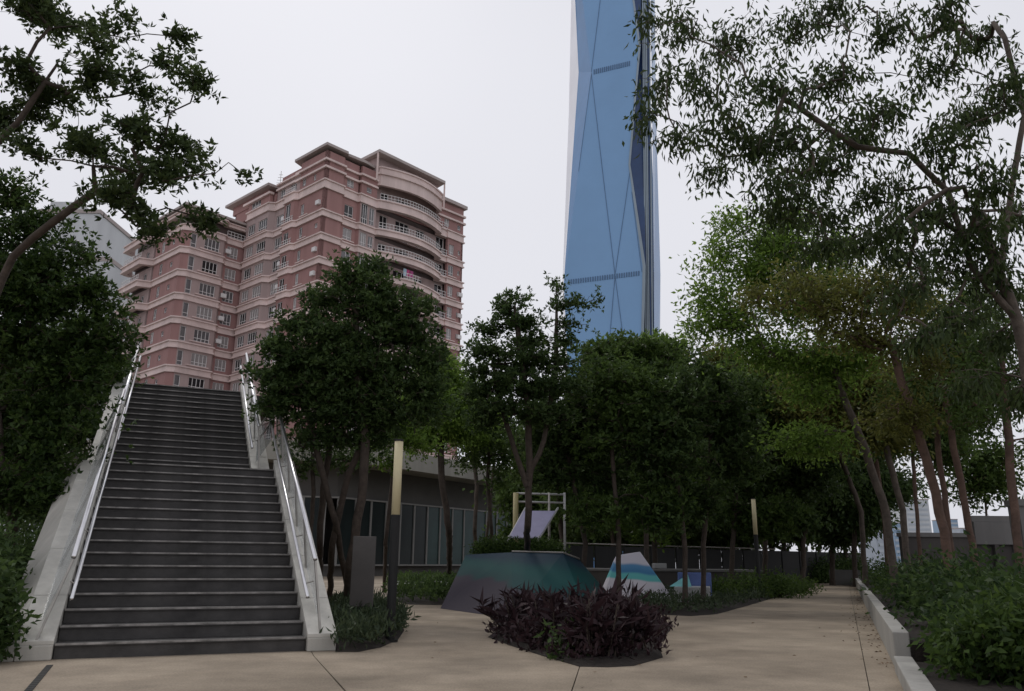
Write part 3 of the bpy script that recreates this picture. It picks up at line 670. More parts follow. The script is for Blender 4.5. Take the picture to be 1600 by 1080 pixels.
# ------------------------------------------------------------------ other city buildings
def block(name, label, px0, px1, pyt, Y, m, depth, cat='building', wins=None, top=None):
    a, c = at(px0, pyt, Y), at(px1, pyt, Y)
    t = thing(name, label, cat, (a[0], Y, -40))
    bb = MB(); bb.box(a[0], c[0], Y, Y + depth, -40, a[2]); bb.build('wall', M[m], t)
    bb = MB(); e = .02 * (c[0] - a[0]); bb.box(a[0] - e, c[0] + e, Y - e, Y + depth + e, a[2] + .01, a[2] + .8); bb.build('roof', M['roof_cap'], t)
    if wins:
        for (wx, wy, ww, wh) in wins:
            p = at(wx, wy, Y); q = at(wx + ww, wy + wh, Y)
            f = MB(); f.box(p[0], q[0], Y - .12, Y + .05, q[2], p[2]); fo = f.build('window', M['win_frame'], t)
            g = MB(); wd = (q[0] - p[0]); hd_ = (p[2] - q[2])
            for i in range(2): g.box(p[0] + wd * (.08 + .46 * i), p[0] + wd * (.46 + .46 * i), Y - .16, Y - .10, q[2] + hd_ * .1, p[2] - hd_ * .1)
            g.build('pane', M['win_dark'], fo)
    if top:
        bb = MB(); bb.box(a[0] + (c[0] - a[0]) * top[0], a[0] + (c[0] - a[0]) * top[1], Y + 1, Y + depth * .6, a[2] + .8, a[2] + top[2]); bb.build('roof_room', M[m], t)
    return t
block('white_building', 'white apartment block half hidden behind the left tree', 62, 156, 333, 150, 'far_white', 30, wins=[(112, 376, 12, 12), (112, 412, 12, 12), (112, 448, 12, 12), (112, 484, 12, 12), (80, 376, 9, 10), (80, 412, 9, 10)], top=(.1, .6, 3))
block('white_building', 'lower pale block with an antenna pipe left of the pink block', 120, 171, 408, 130, 'far_white', 25, wins=[(150, 440, 8, 10), (150, 475, 8, 10), (150, 510, 8, 10)])
for i, (x0, x1, y, Y, m, l) in enumerate(((1413, 1450, 781, 700, 'far_white', 'pale distant tower block between trunks on the right skyline'),
        (1395, 1408, 818, 620, 'far_blue_haze', 'narrow blue distant building beside the pale tower on the skyline'),
        (1368, 1394, 832, 560, 'far_grey_haze', 'low grey-green distant block leftmost on the right skyline'),
        (1478, 1496, 812, 900, 'far_blue_haze', 'distant tower in haze-tinted blue right of the leaning reddish trunk'),
        (1500, 1520, 826, 800, 'far_grey_haze', 'low grey distant block next to the grey screen wall'))):
    t = block('distant_building', l, x0, x1, y, Y, m, 30)
    nb = 9
    a, c = at(x0, y, Y), at(x1, y, Y)
    for k in range(nb):
        g = MB(); zz = a[2] - 3 - k * 4.2; g.box(a[0] + .06 * (c[0] - a[0]), c[0] - .06 * (c[0] - a[0]), Y - .25, Y + .1, zz - 1.8, zz); g.build('window_strip', M['far_win_haze'], t)

# ------------------------------------------------------------------ screen walls on the right
def wallbox(name, label, px0, px1, pyt, Y, m, th=.3, zb=0., cap=None):
    a, c = at(px0, pyt, Y), at(px1, pyt, Y); t = thing(name, label, 'wall', (a[0], Y, zb))
    bb = MB(); bb.box(a[0], c[0], Y, Y + th, zb, a[2] - .18); bb.build('wall_panel', M[m], t)
    bb = MB(); bb.box(a[0] - .05, c[0] + .05, Y - .06, Y + th + .06, a[2] - .179, a[2]); bb.build('coping', M['wall_pale'], t)
    return t, a, c
t, a, c = wallbox('screen_wall', 'grey screen wall with pale upper panel behind trunks at the right edge', 1518, 1720, 806, 25, 'wall_grey')
bb = MB(); bb.box(a[0] - .02, c[0] + .02, 24.9, 25.02, a[2] - .85, a[2] - .185); bb.build('upper_panel', M['wall_pale'], t)
for i in range(9):
    x = a[0] + .5 + i * .62; bb = MB(); bb.box(x, x + .13, 24.86, 25.02, 0, a[2] - .86); bb.build('post', M['wall_pale'] if i % 2 else M['wall_grey'], t, bevel=.01)
wallbox('screen_wall', 'low brown-grey wall behind the leaning trunks', 1408, 1530, 832, 36, 'wall_grey')
wallbox('screen_pillar', 'tall grey pillar cut by the right edge', 1590, 1640, 780, 22, 'wall_pale', .5)
# dark fence behind the pool and along the far side
fn = thing('pool_fence', 'dark panel fence with thin metal top rail behind the play area', 'fence', (*at(905, 850, 33)[:2], 0))
f0, f1 = np.array(at(880, 850, 33)[:2]), np.array(at(1345, 860, 50)[:2])
dF = (f1 - f0) / np.linalg.norm(f1 - f0); nF = np.array([dF[1], -dF[0]]); LF_ = np.linalg.norm(f1 - f0); nF_ = 14
for i in range(nF_):
    p, q = f0 + dF * (LF_ * i / nF_ + .05), f0 + dF * (LF_ * (i + 1) / nF_ - .05)
    bb = MB(); bb.prism([p, q, q - nF * .06, p - nF * .06], .1, 1.68); bb.build('fence_panel', M['dark_panel'], fn)
    bb = MB(); bb.tube([(*p, .0), (*p, 1.72)], .035, 6); bb.build('post', M['black_metal'], fn)
bb = MB(); bb.tube([(*f0, 1.76), (*(f0 + dF * LF_ * .62), 1.76)], .03, 8); bb.build('top_rail', M['steel_dull'], fn)

# ------------------------------------------------------------------ plants
rng = np.random.default_rng(7)
def unit(v): return v / (np.linalg.norm(v, axis=-1, keepdims=True) + 1e-9)
def leaf_geo(base, d, L, W, fold=.25, curl=.0):
    """rhombic leaf blades; base (n,3), direction d (n,3), length L (n), width W (n)"""
    n = len(base); r = unit(rng.normal(size=(n, 3))); s = unit(np.cross(d, r)); u = np.cross(s, d)
    L = L[:, None]; W = W[:, None]
    mid = base + d * L * .45
    v = np.stack([base, mid + s * W * .5 + u * W * fold, base + d * L - u * L * curl, mid - s * W * .5 + u * W * fold], 1).reshape(-1, 3)
    return v
def leaf_mesh(name, V, m, tone, off):
    n = len(V) // 4
    me = bpy.data.meshes.new(name)
    me.vertices.add(4 * n); me.vertices.foreach_set('co', (V - off).astype(np.float32).ravel())
    me.loops.add(4 * n); me.loops.foreach_set('vertex_index', np.arange(4 * n, dtype=np.int32))
    me.polygons.add(n); me.polygons.foreach_set('loop_start', np.arange(0, 4 * n, 4, dtype=np.int32))
    a = me.attributes.new('rnd', 'FLOAT', 'FACE'); a.data.foreach_set('value', np.clip(tone, 0, 1).astype(np.float32))
    me.materials.append(m); me.update(); me.validate(); return me
def blob_points(blobs, dens, flatten=.7, fill=.2, shoots=.12, sub=(.18, .36)):
    """cluster centres inside ellipsoids given as (centre xyz, rx, ry(depth), rz)"""
    out = []
    for c, rx, rd, rz in blobs:
        n = max(3, int(dens * (rx * rd * rz) ** (2 / 3.) * 4)); R = np.array([rx, rd, rz])
        k = int(np.clip(n / 6, 3, 14))                     # uneven sub-lobes with gaps between them
        sc = np.array(c) + unit(rng.normal(size=(k, 3))) * (rng.random((k, 1)) ** .5) * R * .85
        sr = R * rng.uniform(*sub, (k, 1)) * np.array([1.15, 1.15, flatten])
        w = rng.integers(0, k, n)
        p = sc[w] + unit(rng.normal(size=(n, 3))) * (rng.random((n, 1)) ** .5) * sr[w]
        f = rng.random(n) < fill; p[f] = np.array(c) + unit(rng.normal(size=(f.sum(), 3))) * (rng.random((f.sum(), 1)) ** .6) * R * .8
        s = rng.random(n) < shoots; p[s] = np.array(c) + unit(rng.normal(size=(s.sum(), 3))) * R * rng.uniform(1.0, 1.38, (s.sum(), 1))
        out.append(p)
    return np.concatenate(out)
def grow(trunk, clusters, tip=.006, r0=.1, up=.6, sag=.15):
    tr = np.array(trunk, float); seg = []
    for a, c in zip(tr[:-1], tr[1:]):
        k = max(2, int(np.linalg.norm(c - a) / .3)); seg += [a + (c - a) * i / k for i in range(k)]
    seg.append(tr[-1]); pos = [p + rng.normal(size=3) * r0 * .12 * (i > 0) for i, p in enumerate(seg)]
    par = [-1] + list(range(len(seg) - 1)); nt = len(seg); start = int(nt * .45)
    C = clusters[np.argsort(np.linalg.norm(clusters - tr[-1], axis=1))]
    P = np.zeros((nt + len(C) * 5 + 10, 3)); P[:nt] = pos; n = nt; tips = []
    for c in C:
        dv = c - P[start:n]; dist = np.linalg.norm(dv, axis=1)
        cost = dist + up * np.maximum(0, -dv[:, 2] + .15 * dist) 
        j = start + int(np.argmin(cost)); a = P[j]; d = c - a; Ld = np.linalg.norm(d); k = 1 + min(4, int(Ld / .35))
        prev = j
        for i in range(1, k + 1):
            t = i / k; q = a + d * t + np.array([0, 0, 1]) * sag * Ld * math.sin(math.pi * t) * .6 + rng.normal(size=3) * .05 * Ld * (t < 1)
            P[n] = q; par.append(prev); prev = n; n += 1
        tips.append(prev)
    P = P[:n]; par = np.array(par); rad = np.zeros(n); e = 2.35
    child = np.zeros(n, bool); child[par[par >= 0]] = True
    acc = np.where(child, 0, tip ** e)
    for i in range(n - 1, 0, -1):
        acc[par[i]] += acc[i] if acc[i] > 0 else tip ** e
    rad = acc ** (1 / e); rad *= 1.0
    sc = r0 / rad[0]; w = np.clip((rad - tip) / (rad[0] - tip + 1e-9), 0, 1) ** .6
    rad = rad * (1 + (sc - 1) * w)
    rad[:nt] = np.maximum(rad[:nt], np.linspace(r0, r0 * .45, nt)); rad[0] *= 1.35; rad[1] *= 1.12
    return P, par, rad, nt
def skin(P, par, rad, sel, name, m, parent, kbig=8):
    b_ = MB(); n = len(P); best = -np.ones(n, int); br = np.zeros(n)
    for i in range(n - 1, 0, -1):
        if rad[i] > br[par[i]] and sel(i): br[par[i]] = rad[i]; best[par[i]] = i
    used = np.zeros(n, bool)
    for i in range(n):
        if not sel(i) or (i > 0 and sel(par[i]) and best[par[i]] == i): continue
        ch = [i]
        while best[ch[-1]] >= 0: ch.append(best[ch[-1]])
        st = [par[i]] if i > 0 else []
        ids = st + ch
        if len(ids) < 2: continue
        rr = [rad[k] for k in ids]
        if st: rr[0] = min(rad[st[0]] * .8, rr[1] * 1.25)
        mx = max(rr); k = kbig if mx > .05 else (5 if mx > .018 else 3)
        b_.tube([P[k2] for k2 in ids], rr, k, cap=False)
    return b_.build(name, m, parent, True) if b_.v else None
def make_leaves(clusters, n_per, spread, L, W, style, droop=.3, center=None, flat=.8):
    n = len(clusters); tot = n * n_per
    c = np.repeat(clusters, n_per, 0)
    Lr = L * rng.uniform(.65, 1.25, tot); Wr = W * rng.uniform(.7, 1.25, tot)
    tone = np.repeat(rng.random(n), n_per) * .6 + rng.random(tot) * .4
    if style == 'rosette':
        k = 7; m = max(1, n_per // k)
        tips = clusters[:, None, :] + rng.normal(size=(n, m, 3)) * spread * np.array([1, 1, flat]); ax = unit(rng.normal(size=(n, m, 3)) * .7 + np.array([0, 0, .55]))
        tp_ = np.repeat(tips.reshape(-1, 3), k, 0); ax = np.repeat(ax.reshape(-1, 3), k, 0)
        d = unit(rng.normal(size=tp_.shape)); d = unit(d - ax * (np.sum(d * ax, 1, keepdims=True)) * .8 + ax * .35)
        tot = len(tp_); Lr = L * rng.uniform(.7, 1.2, tot); Wr = W * rng.uniform(.75, 1.2, tot)
        tone = np.repeat(rng.random(n * m), k) * .6 + rng.random(tot) * .4
        return leaf_geo(tp_ + d * L * .12, d, Lr, Wr, .22, .12), tone
    off = rng.normal(size=(tot, 3)) * spread * np.array([1, 1, flat])
    base = c + off
    if style == 'droop': d = unit(rng.normal(size=(tot, 3)) * .5 + unit(off) * .35 + np.array([0, 0, -droop * 2.2]))
    elif style == 'up': d = unit(rng.normal(size=(tot, 3)) * .55 + np.array([0, 0, .8]))
    else: d = unit(rng.normal(size=(tot, 3)) * .75 + unit(off) * .7 + np.array([0, 0, -droop]))
    return leaf_geo(base, d, Lr, Wr, .2, .1), tone
ORDN = ['first', 'second', 'third', 'fourth', 'fifth', 'sixth', 'seventh', 'eighth', 'ninth', 'tenth', 'eleventh', 'twelfth', 'thirteenth']
def tree(label, trunk, blobs, dens, n_per, spread, L, W, m, bark='bark', style='spray', r0=.1, tip=.005, droop=.3, group=None, name='tree', up=.6, extra_stems=(), tone=0., sag=.15, flatten=.6, fill=.06, shoots=.14, sub=(.18, .36), stem2=.75):
    root = thing(name, label, 'tree', trunk[0], group)
    cl = blob_points(blobs, dens, flatten, fill, shoots, sub)
    if extra_stems:      # several stems from one base: share the clusters by nearness
        stems = [trunk] + list(extra_stems); tops = np.array([s[-1] for s in stems]); who = np.argmin(np.linalg.norm(cl[:, None] - tops[None], axis=2), 1)
    else: stems = [trunk]; who = np.zeros(len(cl), int)
    for si, s in enumerate(stems):
        c_ = cl[who == si]
        if len(c_) < 2: c_ = np.array(s[-1])[None] + rng.normal(size=(3, 3)) * .2
        P, par, rad, nt = grow(s, c_, tip, r0 if si == 0 else r0 * stem2, up, sag)
        big = rad > max(.02, tip * 2.2); big[:nt] = True
        skin(P, par, rad, lambda i: big[i], 'trunk', M[bark], root)
        tw_ = skin(P, par, rad, lambda i: not big[i], 'twigs', M[bark], root) if trunk[0][1] < 36 else None
        if tw_ is not None: setp(tw_, kind='stuff')
    V, tn = make_leaves(cl, n_per, spread, L, W, style, droop)
    me = leaf_mesh('crown', V, M[m], tn + tone, org(root)); setp(link('crown', me, root), kind='stuff')
    return root
def B(px, py, Y, rx, ry, rd=None):                  # crown lobe seen at a bearing and distance
    s = Y / CAM_F * 1.03; c = at(px, py, Y); return (c, rx * s, (rd if rd is not None else (rx + ry) / 2 * s), ry * s)
def T(*pts): return [at(px, py, Y) for px, py, Y in pts]
def Tg(px, py, *pts, z=0.): return [G(px, py, z)] + [at(*p) for p in pts]

# near left tree whose branches hang into the sky, rosettes of glossy leaves
nl = [(60, 15, 60, 30), (95, 22, 50, 30), (28, 105, 35, 30), (143, 115, 42, 28), (75, 165, 52, 28), (20, 185, 30, 25), (120, 215, 30, 18), (217, 208, 34, 24),
      (158, 236, 42, 24), (273, 240, 30, 30), (170, 310, 38, 20), (260, 287, 28, 28), (310, 343, 26, 16), (245, 361, 26, 12), (296, 120, 26, 18), (232, 140, 32, 18),
      (278, 60, 15, 15), (208, 33, 12, 9), (252, 92, 16, 10), (302, 268, 12, 6), (180, 55, 20, 12), (150, 70, 25, 14), (40, 235, 30, 14), (200, 268, 30, 14), (385, 275, 8, 5), (330, 262, 12, 5), (220, 335, 26, 14)]
tree('near tree leaning in from the left edge, leaf rosettes against the sky', [(-7.6, 10.2, 0), (-7.5, 10.1, 1.6), at(20, 400, 9.9), at(85, 345, 9.6), at(150, 300, 9.5)],
     [B(x, y, 9.3 + .7 * math.sin(i * 1.7), rx, ry, .35) for i, (x, y, rx, ry) in enumerate(nl)], 110, 28, .085, .095, .036, 'leaf_near', 'bark', 'rosette', r0=.05, tip=.0042, up=.3, fill=0, sub=(.25, .5),
     extra_stems=([(-7.6, 10.2, 0), at(-60, 500, 9.8), at(-30, 250, 9.4), at(30, 190, 9.3), at(90, 100, 9.3)],))
# dense dark trees left of the stairs
tree('dense dark tree left of the stairs under the near branches', [(-8.1, 13.2, 0), (-8.0, 13.2, 1.5), at(45, 600, 13.2), at(50, 470, 13.1)],
     [B(*q) for q in ((10, 300, 13, 60, 22), (60, 340, 13, 40, 18), (20, 370, 13, 70, 24), (90, 410, 13, 60, 22), (30, 430, 13, 70, 24), (130, 450, 13, 40, 20), (70, 480, 13, 90, 26), (160, 500, 13, 35, 18), (110, 530, 13, 80, 24), (20, 530, 13, 80, 30), (175, 550, 13.1, 30, 18), (150, 465, 13, 40, 14), (185, 515, 13, 26, 12), (110, 395, 13, 40, 12), (60, 580, 13, 100, 26), (140, 590, 13, 50, 22), (20, 640, 13, 90, 30), (100, 650, 13, 60, 24), (60, 700, 13, 80, 30), (-20, 480, 12.8, 60, 120), (0, 770, 12.6, 60, 40), (70, 770, 12.8, 45, 30))],
     95, 28, .15, .105, .043, 'leaf_mid', 'bark', 'rosette', r0=.09, fill=.1, flatten=.5, tone=-.3, extra_stems=([(-8.4, 12.7, 0), at(5, 760, 12.7), at(-10, 560, 12.8)],))
tree('dark tree behind the left parapet, crown hanging low', [(-11.5, 17.5, 0), (-11.4, 17.4, 2), at(20, 640, 17.4), at(25, 520, 17.2)],
     [B(0, 600, 17.5, 110, 70), B(100, 650, 17.5, 70, 60), B(40, 730, 17.5, 100, 50), B(110, 560, 17.6, 60, 40), B(60, 780, 17.5, 60, 30), B(160, 580, 17.6, 30, 30)], 70, 30, .2, .14, .06, 'leaf_mid', 'bark', r0=.10, tone=-.1, fill=.15)
# centre dark tree in front of the pavilion
tree('large dark broad-crowned tree right of the stairs before the pink block', Tg(537, 962, (548, 880, 15.6), (565, 780, 15.5), (572, 690, 15.4), (560, 600, 15.3), (555, 500, 15.3)),
     [B(*q) for q in ((545, 418, 15.3, 16, 12), (590, 420, 15.4, 22, 14), (555, 445, 15.3, 40, 18), (600, 455, 15.5, 40, 18), (515, 470, 15.2, 42, 18), (640, 480, 15.5, 34, 18), (570, 485, 15.3, 60, 22), (480, 508, 15.2, 45, 18), (540, 525, 15.1, 70, 22), (655, 520, 15.5, 36, 18), (610, 525, 15.6, 55, 22), (445, 545, 15.2, 42, 18), (510, 565, 15.1, 75, 22), (590, 570, 15.4, 75, 22), (665, 562, 15.5, 38, 20), (425, 590, 15.2, 38, 18), (480, 605, 15.2, 60, 20), (560, 612, 15.3, 80, 22), (645, 605, 15.5, 50, 20), (440, 635, 15.3, 42, 18), (520, 650, 15.4, 65, 20), (600, 650, 15.5, 60, 20), (670, 640, 15.6, 28, 14), (500, 685, 15.5, 45, 12), (575, 685, 15.6, 50, 12), (540, 590, 16, 110, 60))],
     120, 28, .13, .105, .043, 'leaf_dk', 'bark', 'rosette', r0=.085, shoots=.1, fill=.15, sub=(.22, .45), flatten=.7,
     extra_stems=(Tg(515, 950, (518, 850, 16), (545, 740, 15.8), (590, 640, 15.6), (620, 560, 15.5)), Tg(550, 955, (525, 820, 15.8), (498, 720, 15.5), (480, 640, 15.4), (455, 580, 15.3)), Tg(500, 945, (500, 850, 16.4), (505, 760, 16.2), (515, 690, 16))))
tree('dark layered tree with a spiky top left of the blue tower', Tg(826, 925, (824, 820, 19), (828, 740, 19), (826, 660, 18.9), (815, 560, 18.8), (803, 480, 18.8)),
     [B(*q) for q in ((802, 462, 18.8, 20, 10), (795, 485, 18.8, 34, 12), (820, 505, 18.8, 38, 12), (780, 515, 18.8, 34, 12), (835, 535, 18.9, 46, 14), (770, 548, 18.7, 40, 14), (810, 565, 18.8, 66, 16), (748, 580, 18.7, 30, 12), (870, 570, 19, 36, 12), (820, 600, 18.8, 85, 18), (760, 612, 18.8, 45, 14), (885, 605, 19, 36, 14), (810, 640, 18.8, 75, 16), (760, 655, 18.8, 35, 12), (860, 650, 19, 40, 14), (870, 450, 19, 14, 8), (868, 478, 19, 18, 8), (905, 475, 19, 24, 8), (925, 465, 19, 10, 5), (890, 505, 19, 22, 8), (880, 535, 19, 26, 8))],
     105, 21, .12, .115, .045, 'leaf_dk', 'bark', 'rosette', r0=.08, flatten=.5, fill=.06, shoots=.1, sub=(.25, .5), extra_stems=(T((824, 760, 19), (800, 690, 19), (785, 640, 18.9), (770, 570, 18.8)), T((824, 750, 19), (850, 690, 19), (868, 580, 19), (870, 470, 19))))
tree('small light green tree in front of the pavilion, forked trunk', Tg(702, 912, (702, 830, 25), (690, 745, 25), (688, 700, 25)),
     [B(660, 640, 25, 45, 30), B(700, 620, 25, 50, 40), B(720, 665, 25, 45, 30), B(650, 680, 25, 35, 20), B(690, 580, 25, 30, 25), B(630, 650, 25, 25, 22)], 80, 36, .2, .13, .055, 'leaf_lt', 'bark', r0=.10)
tree('slender thin-stemmed tree between the lamp and the layered tree', Tg(745, 908, (742, 830, 29), (745, 760, 29), (738, 690, 29)),
     [B(745, 690, 29, 40, 30), B(770, 650, 29, 40, 30), B(720, 640, 29, 30, 25), B(790, 690, 29, 30, 22)], 45, 30, .22, .13, .055, 'leaf_mid', 'bark_grey', r0=.07, extra_stems=(Tg(752, 908, (765, 800, 29), (772, 720, 29)),))
tree('thin airy tree between the centre tree and the near lamp', Tg(600, 925, (603, 850, 22), (612, 760, 22), (618, 690, 22)),
     [B(620, 660, 22, 40, 18), B(650, 690, 22, 35, 14), B(590, 690, 22, 35, 14), B(640, 630, 22, 35, 18), B(610, 720, 22, 28, 10)], 60, 21, .18, .12, .05, 'leaf_lt', 'bark', 'rosette', r0=.055, tone=-.15)
tree('thin dark-stemmed tree left of the layered tree', Tg(770, 915, (768, 830, 26), (762, 750, 26), (765, 680, 26)),
     [B(765, 690, 26, 40, 16), B(735, 720, 26, 35, 12), B(795, 715, 26, 35, 14), B(750, 660, 26, 36, 16), B(780, 750, 26, 25, 8)], 55, 21, .2, .13, .055, 'leaf_mid', 'bark', 'rosette', r0=.06)
tree('slender tree in front of the pavilion corner behind the centre tree', Tg(480, 930, (484, 850, 21), (490, 770, 21), (486, 700, 21)),
     [B(485, 690, 21, 45, 16), B(520, 720, 21, 35, 12), B(465, 730, 21, 30, 12), B(560, 715, 21, 35, 12)], 60, 21, .17, .12, .05, 'leaf_dk', 'bark', 'rosette', r0=.055)
# tree belt in the middle distance
belt_trees = [
 ('leaning dark tree just right of the play frame', (905, 925, 21), [(915, 850, 21), (900, 770, 21), (885, 700, 21)], [(885, 650, 60, 45), (850, 690, 45, 30), (925, 620, 45, 35), (900, 700, 50, 30)], 'leaf_dk'),
 ('straight-trunked tree in front of the blue and white wedge', (965, 925, 20), [(967, 840, 20), (960, 750, 20), (955, 690, 20)], [(950, 640, 65, 45), (930, 590, 45, 30), (985, 600, 50, 35), (965, 690, 55, 30)], 'leaf_mid'),
 ('bright-topped tree below the foot of the blue tower', (1010, 915, 26), [(1010, 830, 26), (1000, 740, 26), (995, 660, 26)], [(990, 555, 55, 22), (1030, 555, 45, 22), (940, 560, 40, 22), (1000, 600, 70, 35), (1040, 640, 50, 40), (980, 660, 60, 35)], 'leaf_mid'),
 ('added light green tree for the lit crown top at the foot of the blue tower', (1025, 905, 31), [(1022, 830, 31), (1018, 720, 31), (1012, 620, 31)], [(1000, 546, 48, 13), (1036, 550, 34, 11), (955, 560, 32, 11), (1058, 572, 22, 9), (1010, 575, 60, 14)], 'leaf_lt'),  # added tree: light on the crown top is put into its leaf colour
 ('dark slim tree on the planting bed left of the pale low seat', (1070, 945, 20), [(1070, 860, 20), (1062, 770, 20), (1040, 700, 20)], [(1045, 660, 65, 45), (1010, 700, 50, 30), (1075, 620, 55, 35), (1060, 720, 60, 30)], 'leaf_dk'),
 ('dark tree rising from the bed behind the pale low seat', (1098, 938, 21), [(1100, 850, 21), (1105, 770, 21), (1110, 690, 21)], [(1115, 640, 65, 45), (1140, 690, 50, 35), (1095, 590, 45, 30), (1130, 730, 55, 30)], 'leaf_dk'),
 ('thin tree beside the far lamp, left of it', (1142, 925, 28), [(1145, 850, 28), (1150, 770, 28), (1155, 700, 28)], [(1160, 650, 60, 40), (1180, 700, 55, 35), (1140, 610, 45, 30), (1165, 740, 50, 28)], 'leaf_mid'),
 ('dark tree over the far lamp', (1195, 922, 30), [(1196, 840, 30), (1205, 760, 30), (1210, 690, 30)], [(1210, 650, 60, 45), (1240, 690, 50, 40), (1190, 600, 45, 30), (1220, 740, 55, 30)], 'leaf_dk'),
 ('tree at the end of the path, sky glinting through it', (1255, 912, 38), [(1255, 850, 38), (1262, 780, 38), (1265, 720, 38)], [(1265, 690, 55, 45), (1290, 740, 45, 35), (1240, 730, 45, 35), (1275, 640, 45, 35)], 'leaf_dk'),
 ('narrow tree above the far hedge left of the planter end', (1300, 905, 42), [(1300, 850, 42), (1305, 790, 42), (1300, 740, 42)], [(1305, 740, 45, 45), (1320, 790, 35, 30), (1285, 700, 40, 30), (1310, 830, 28, 16)], 'leaf_dk'),
 ('drooping layered tree right of the path end', (1335, 900, 40), [(1335, 850, 40), (1335, 780, 40), (1330, 700, 40)], [(1335, 770, 40, 25), (1345, 810, 35, 15), (1330, 720, 50, 30), (1350, 680, 45, 30), (1320, 660, 45, 30)], 'leaf_dk'),
 ('background tree behind the purple shrubs, thin double stem', (880, 905, 34), [(878, 840, 34), (872, 760, 34), (870, 700, 34)], [(870, 680, 55, 35), (900, 720, 50, 35), (845, 730, 40, 25), (920, 680, 40, 30)], 'leaf_mid'),
 ('background tree filling the gap above the wedge', (1030, 900, 38), [(1030, 840, 38), (1028, 770, 38), (1030, 700, 38)], [(1030, 720, 70, 45), (1080, 740, 60, 40), (980, 740, 60, 40), (1050, 790, 60, 25)], 'leaf_dk'),
 ('background tree behind the dark fence right of the far lamp', (1225, 900, 46), [(1225, 850, 46), (1222, 780, 46), (1220, 730, 46)], [(1225, 770, 60, 35), (1180, 780, 50, 35), (1150, 750, 50, 35), (1240, 810, 40, 20)], 'leaf_dk'),
 ('background tree behind the dark fence over the pool', (960, 898, 44), [(958, 850, 44), (955, 790, 44), (955, 750, 44)], [(950, 770, 60, 35), (910, 770, 45, 35), (1000, 800, 60, 25), (1090, 800, 50, 25)], 'leaf_mid')]
for lab, (gx, gy, Y), st, bl, m in belt_trees:
    g0 = at(gx, gy, Y); g0[2] = 0
    for q in range(3): bl = bl + [(gx + rng.uniform(-65, 65), rng.uniform(735, 815), rng.uniform(28, 48), rng.uniform(14, 26))]
    bl = [q for q in bl if not (Y < 26.5 and abs(q[0] - 1181) < q[2] + 14 and q[1] > 730)]
    tree(lab, [g0] + T(*st), [B(x, y, Y, rx, ry) for x, y, rx, ry in bl], 60 if Y < 33 else 45, 21, .0088 * Y, .0070 * Y, .0029 * Y, m, 'bark', 'rosette' if Y < 33 else 'spray', flatten=.5, sub=(.2, .42), r0=.0031 * Y, tip=.00028 * Y, group='trees around the play area')
# trees beyond the dark fence, low crowns closing the gaps between the trunks
for i, x in enumerate((850, 905, 940, 985, 1015, 1065, 1100, 1135, 1170, 1205, 1250, 1280, 1320)):
    Y = 52 + 5 * math.sin(i * 1.9); g0 = at(x, 880, Y); g0[2] = 0
    bl = [(x + rng.uniform(-25, 25), 720 + rng.uniform(-15, 15), 42, 30), (x + rng.uniform(-35, 35), 770 + rng.uniform(-10, 10), 45, 26), (x + rng.uniform(-35, 35), 810, 38, 20), (x + rng.uniform(-30, 30), 840, 30, 12)]
    if x > 1160: bl = bl[:3]
    tree('dark low-crowned tree beyond the dark fence, %s from the left of its row' % ORDN[i], [g0] + T((x, 850, Y), (x + 4, 780, Y), (x, 720, Y)), [B(a, b_, Y, rx, ry) for a, b_, rx, ry in bl], 26, 20, .55, .42, .19, 'leaf_dk' if i % 3 else 'leaf_mid', 'bark', r0=.13, tip=.015, group='far row of trees beyond the fence')
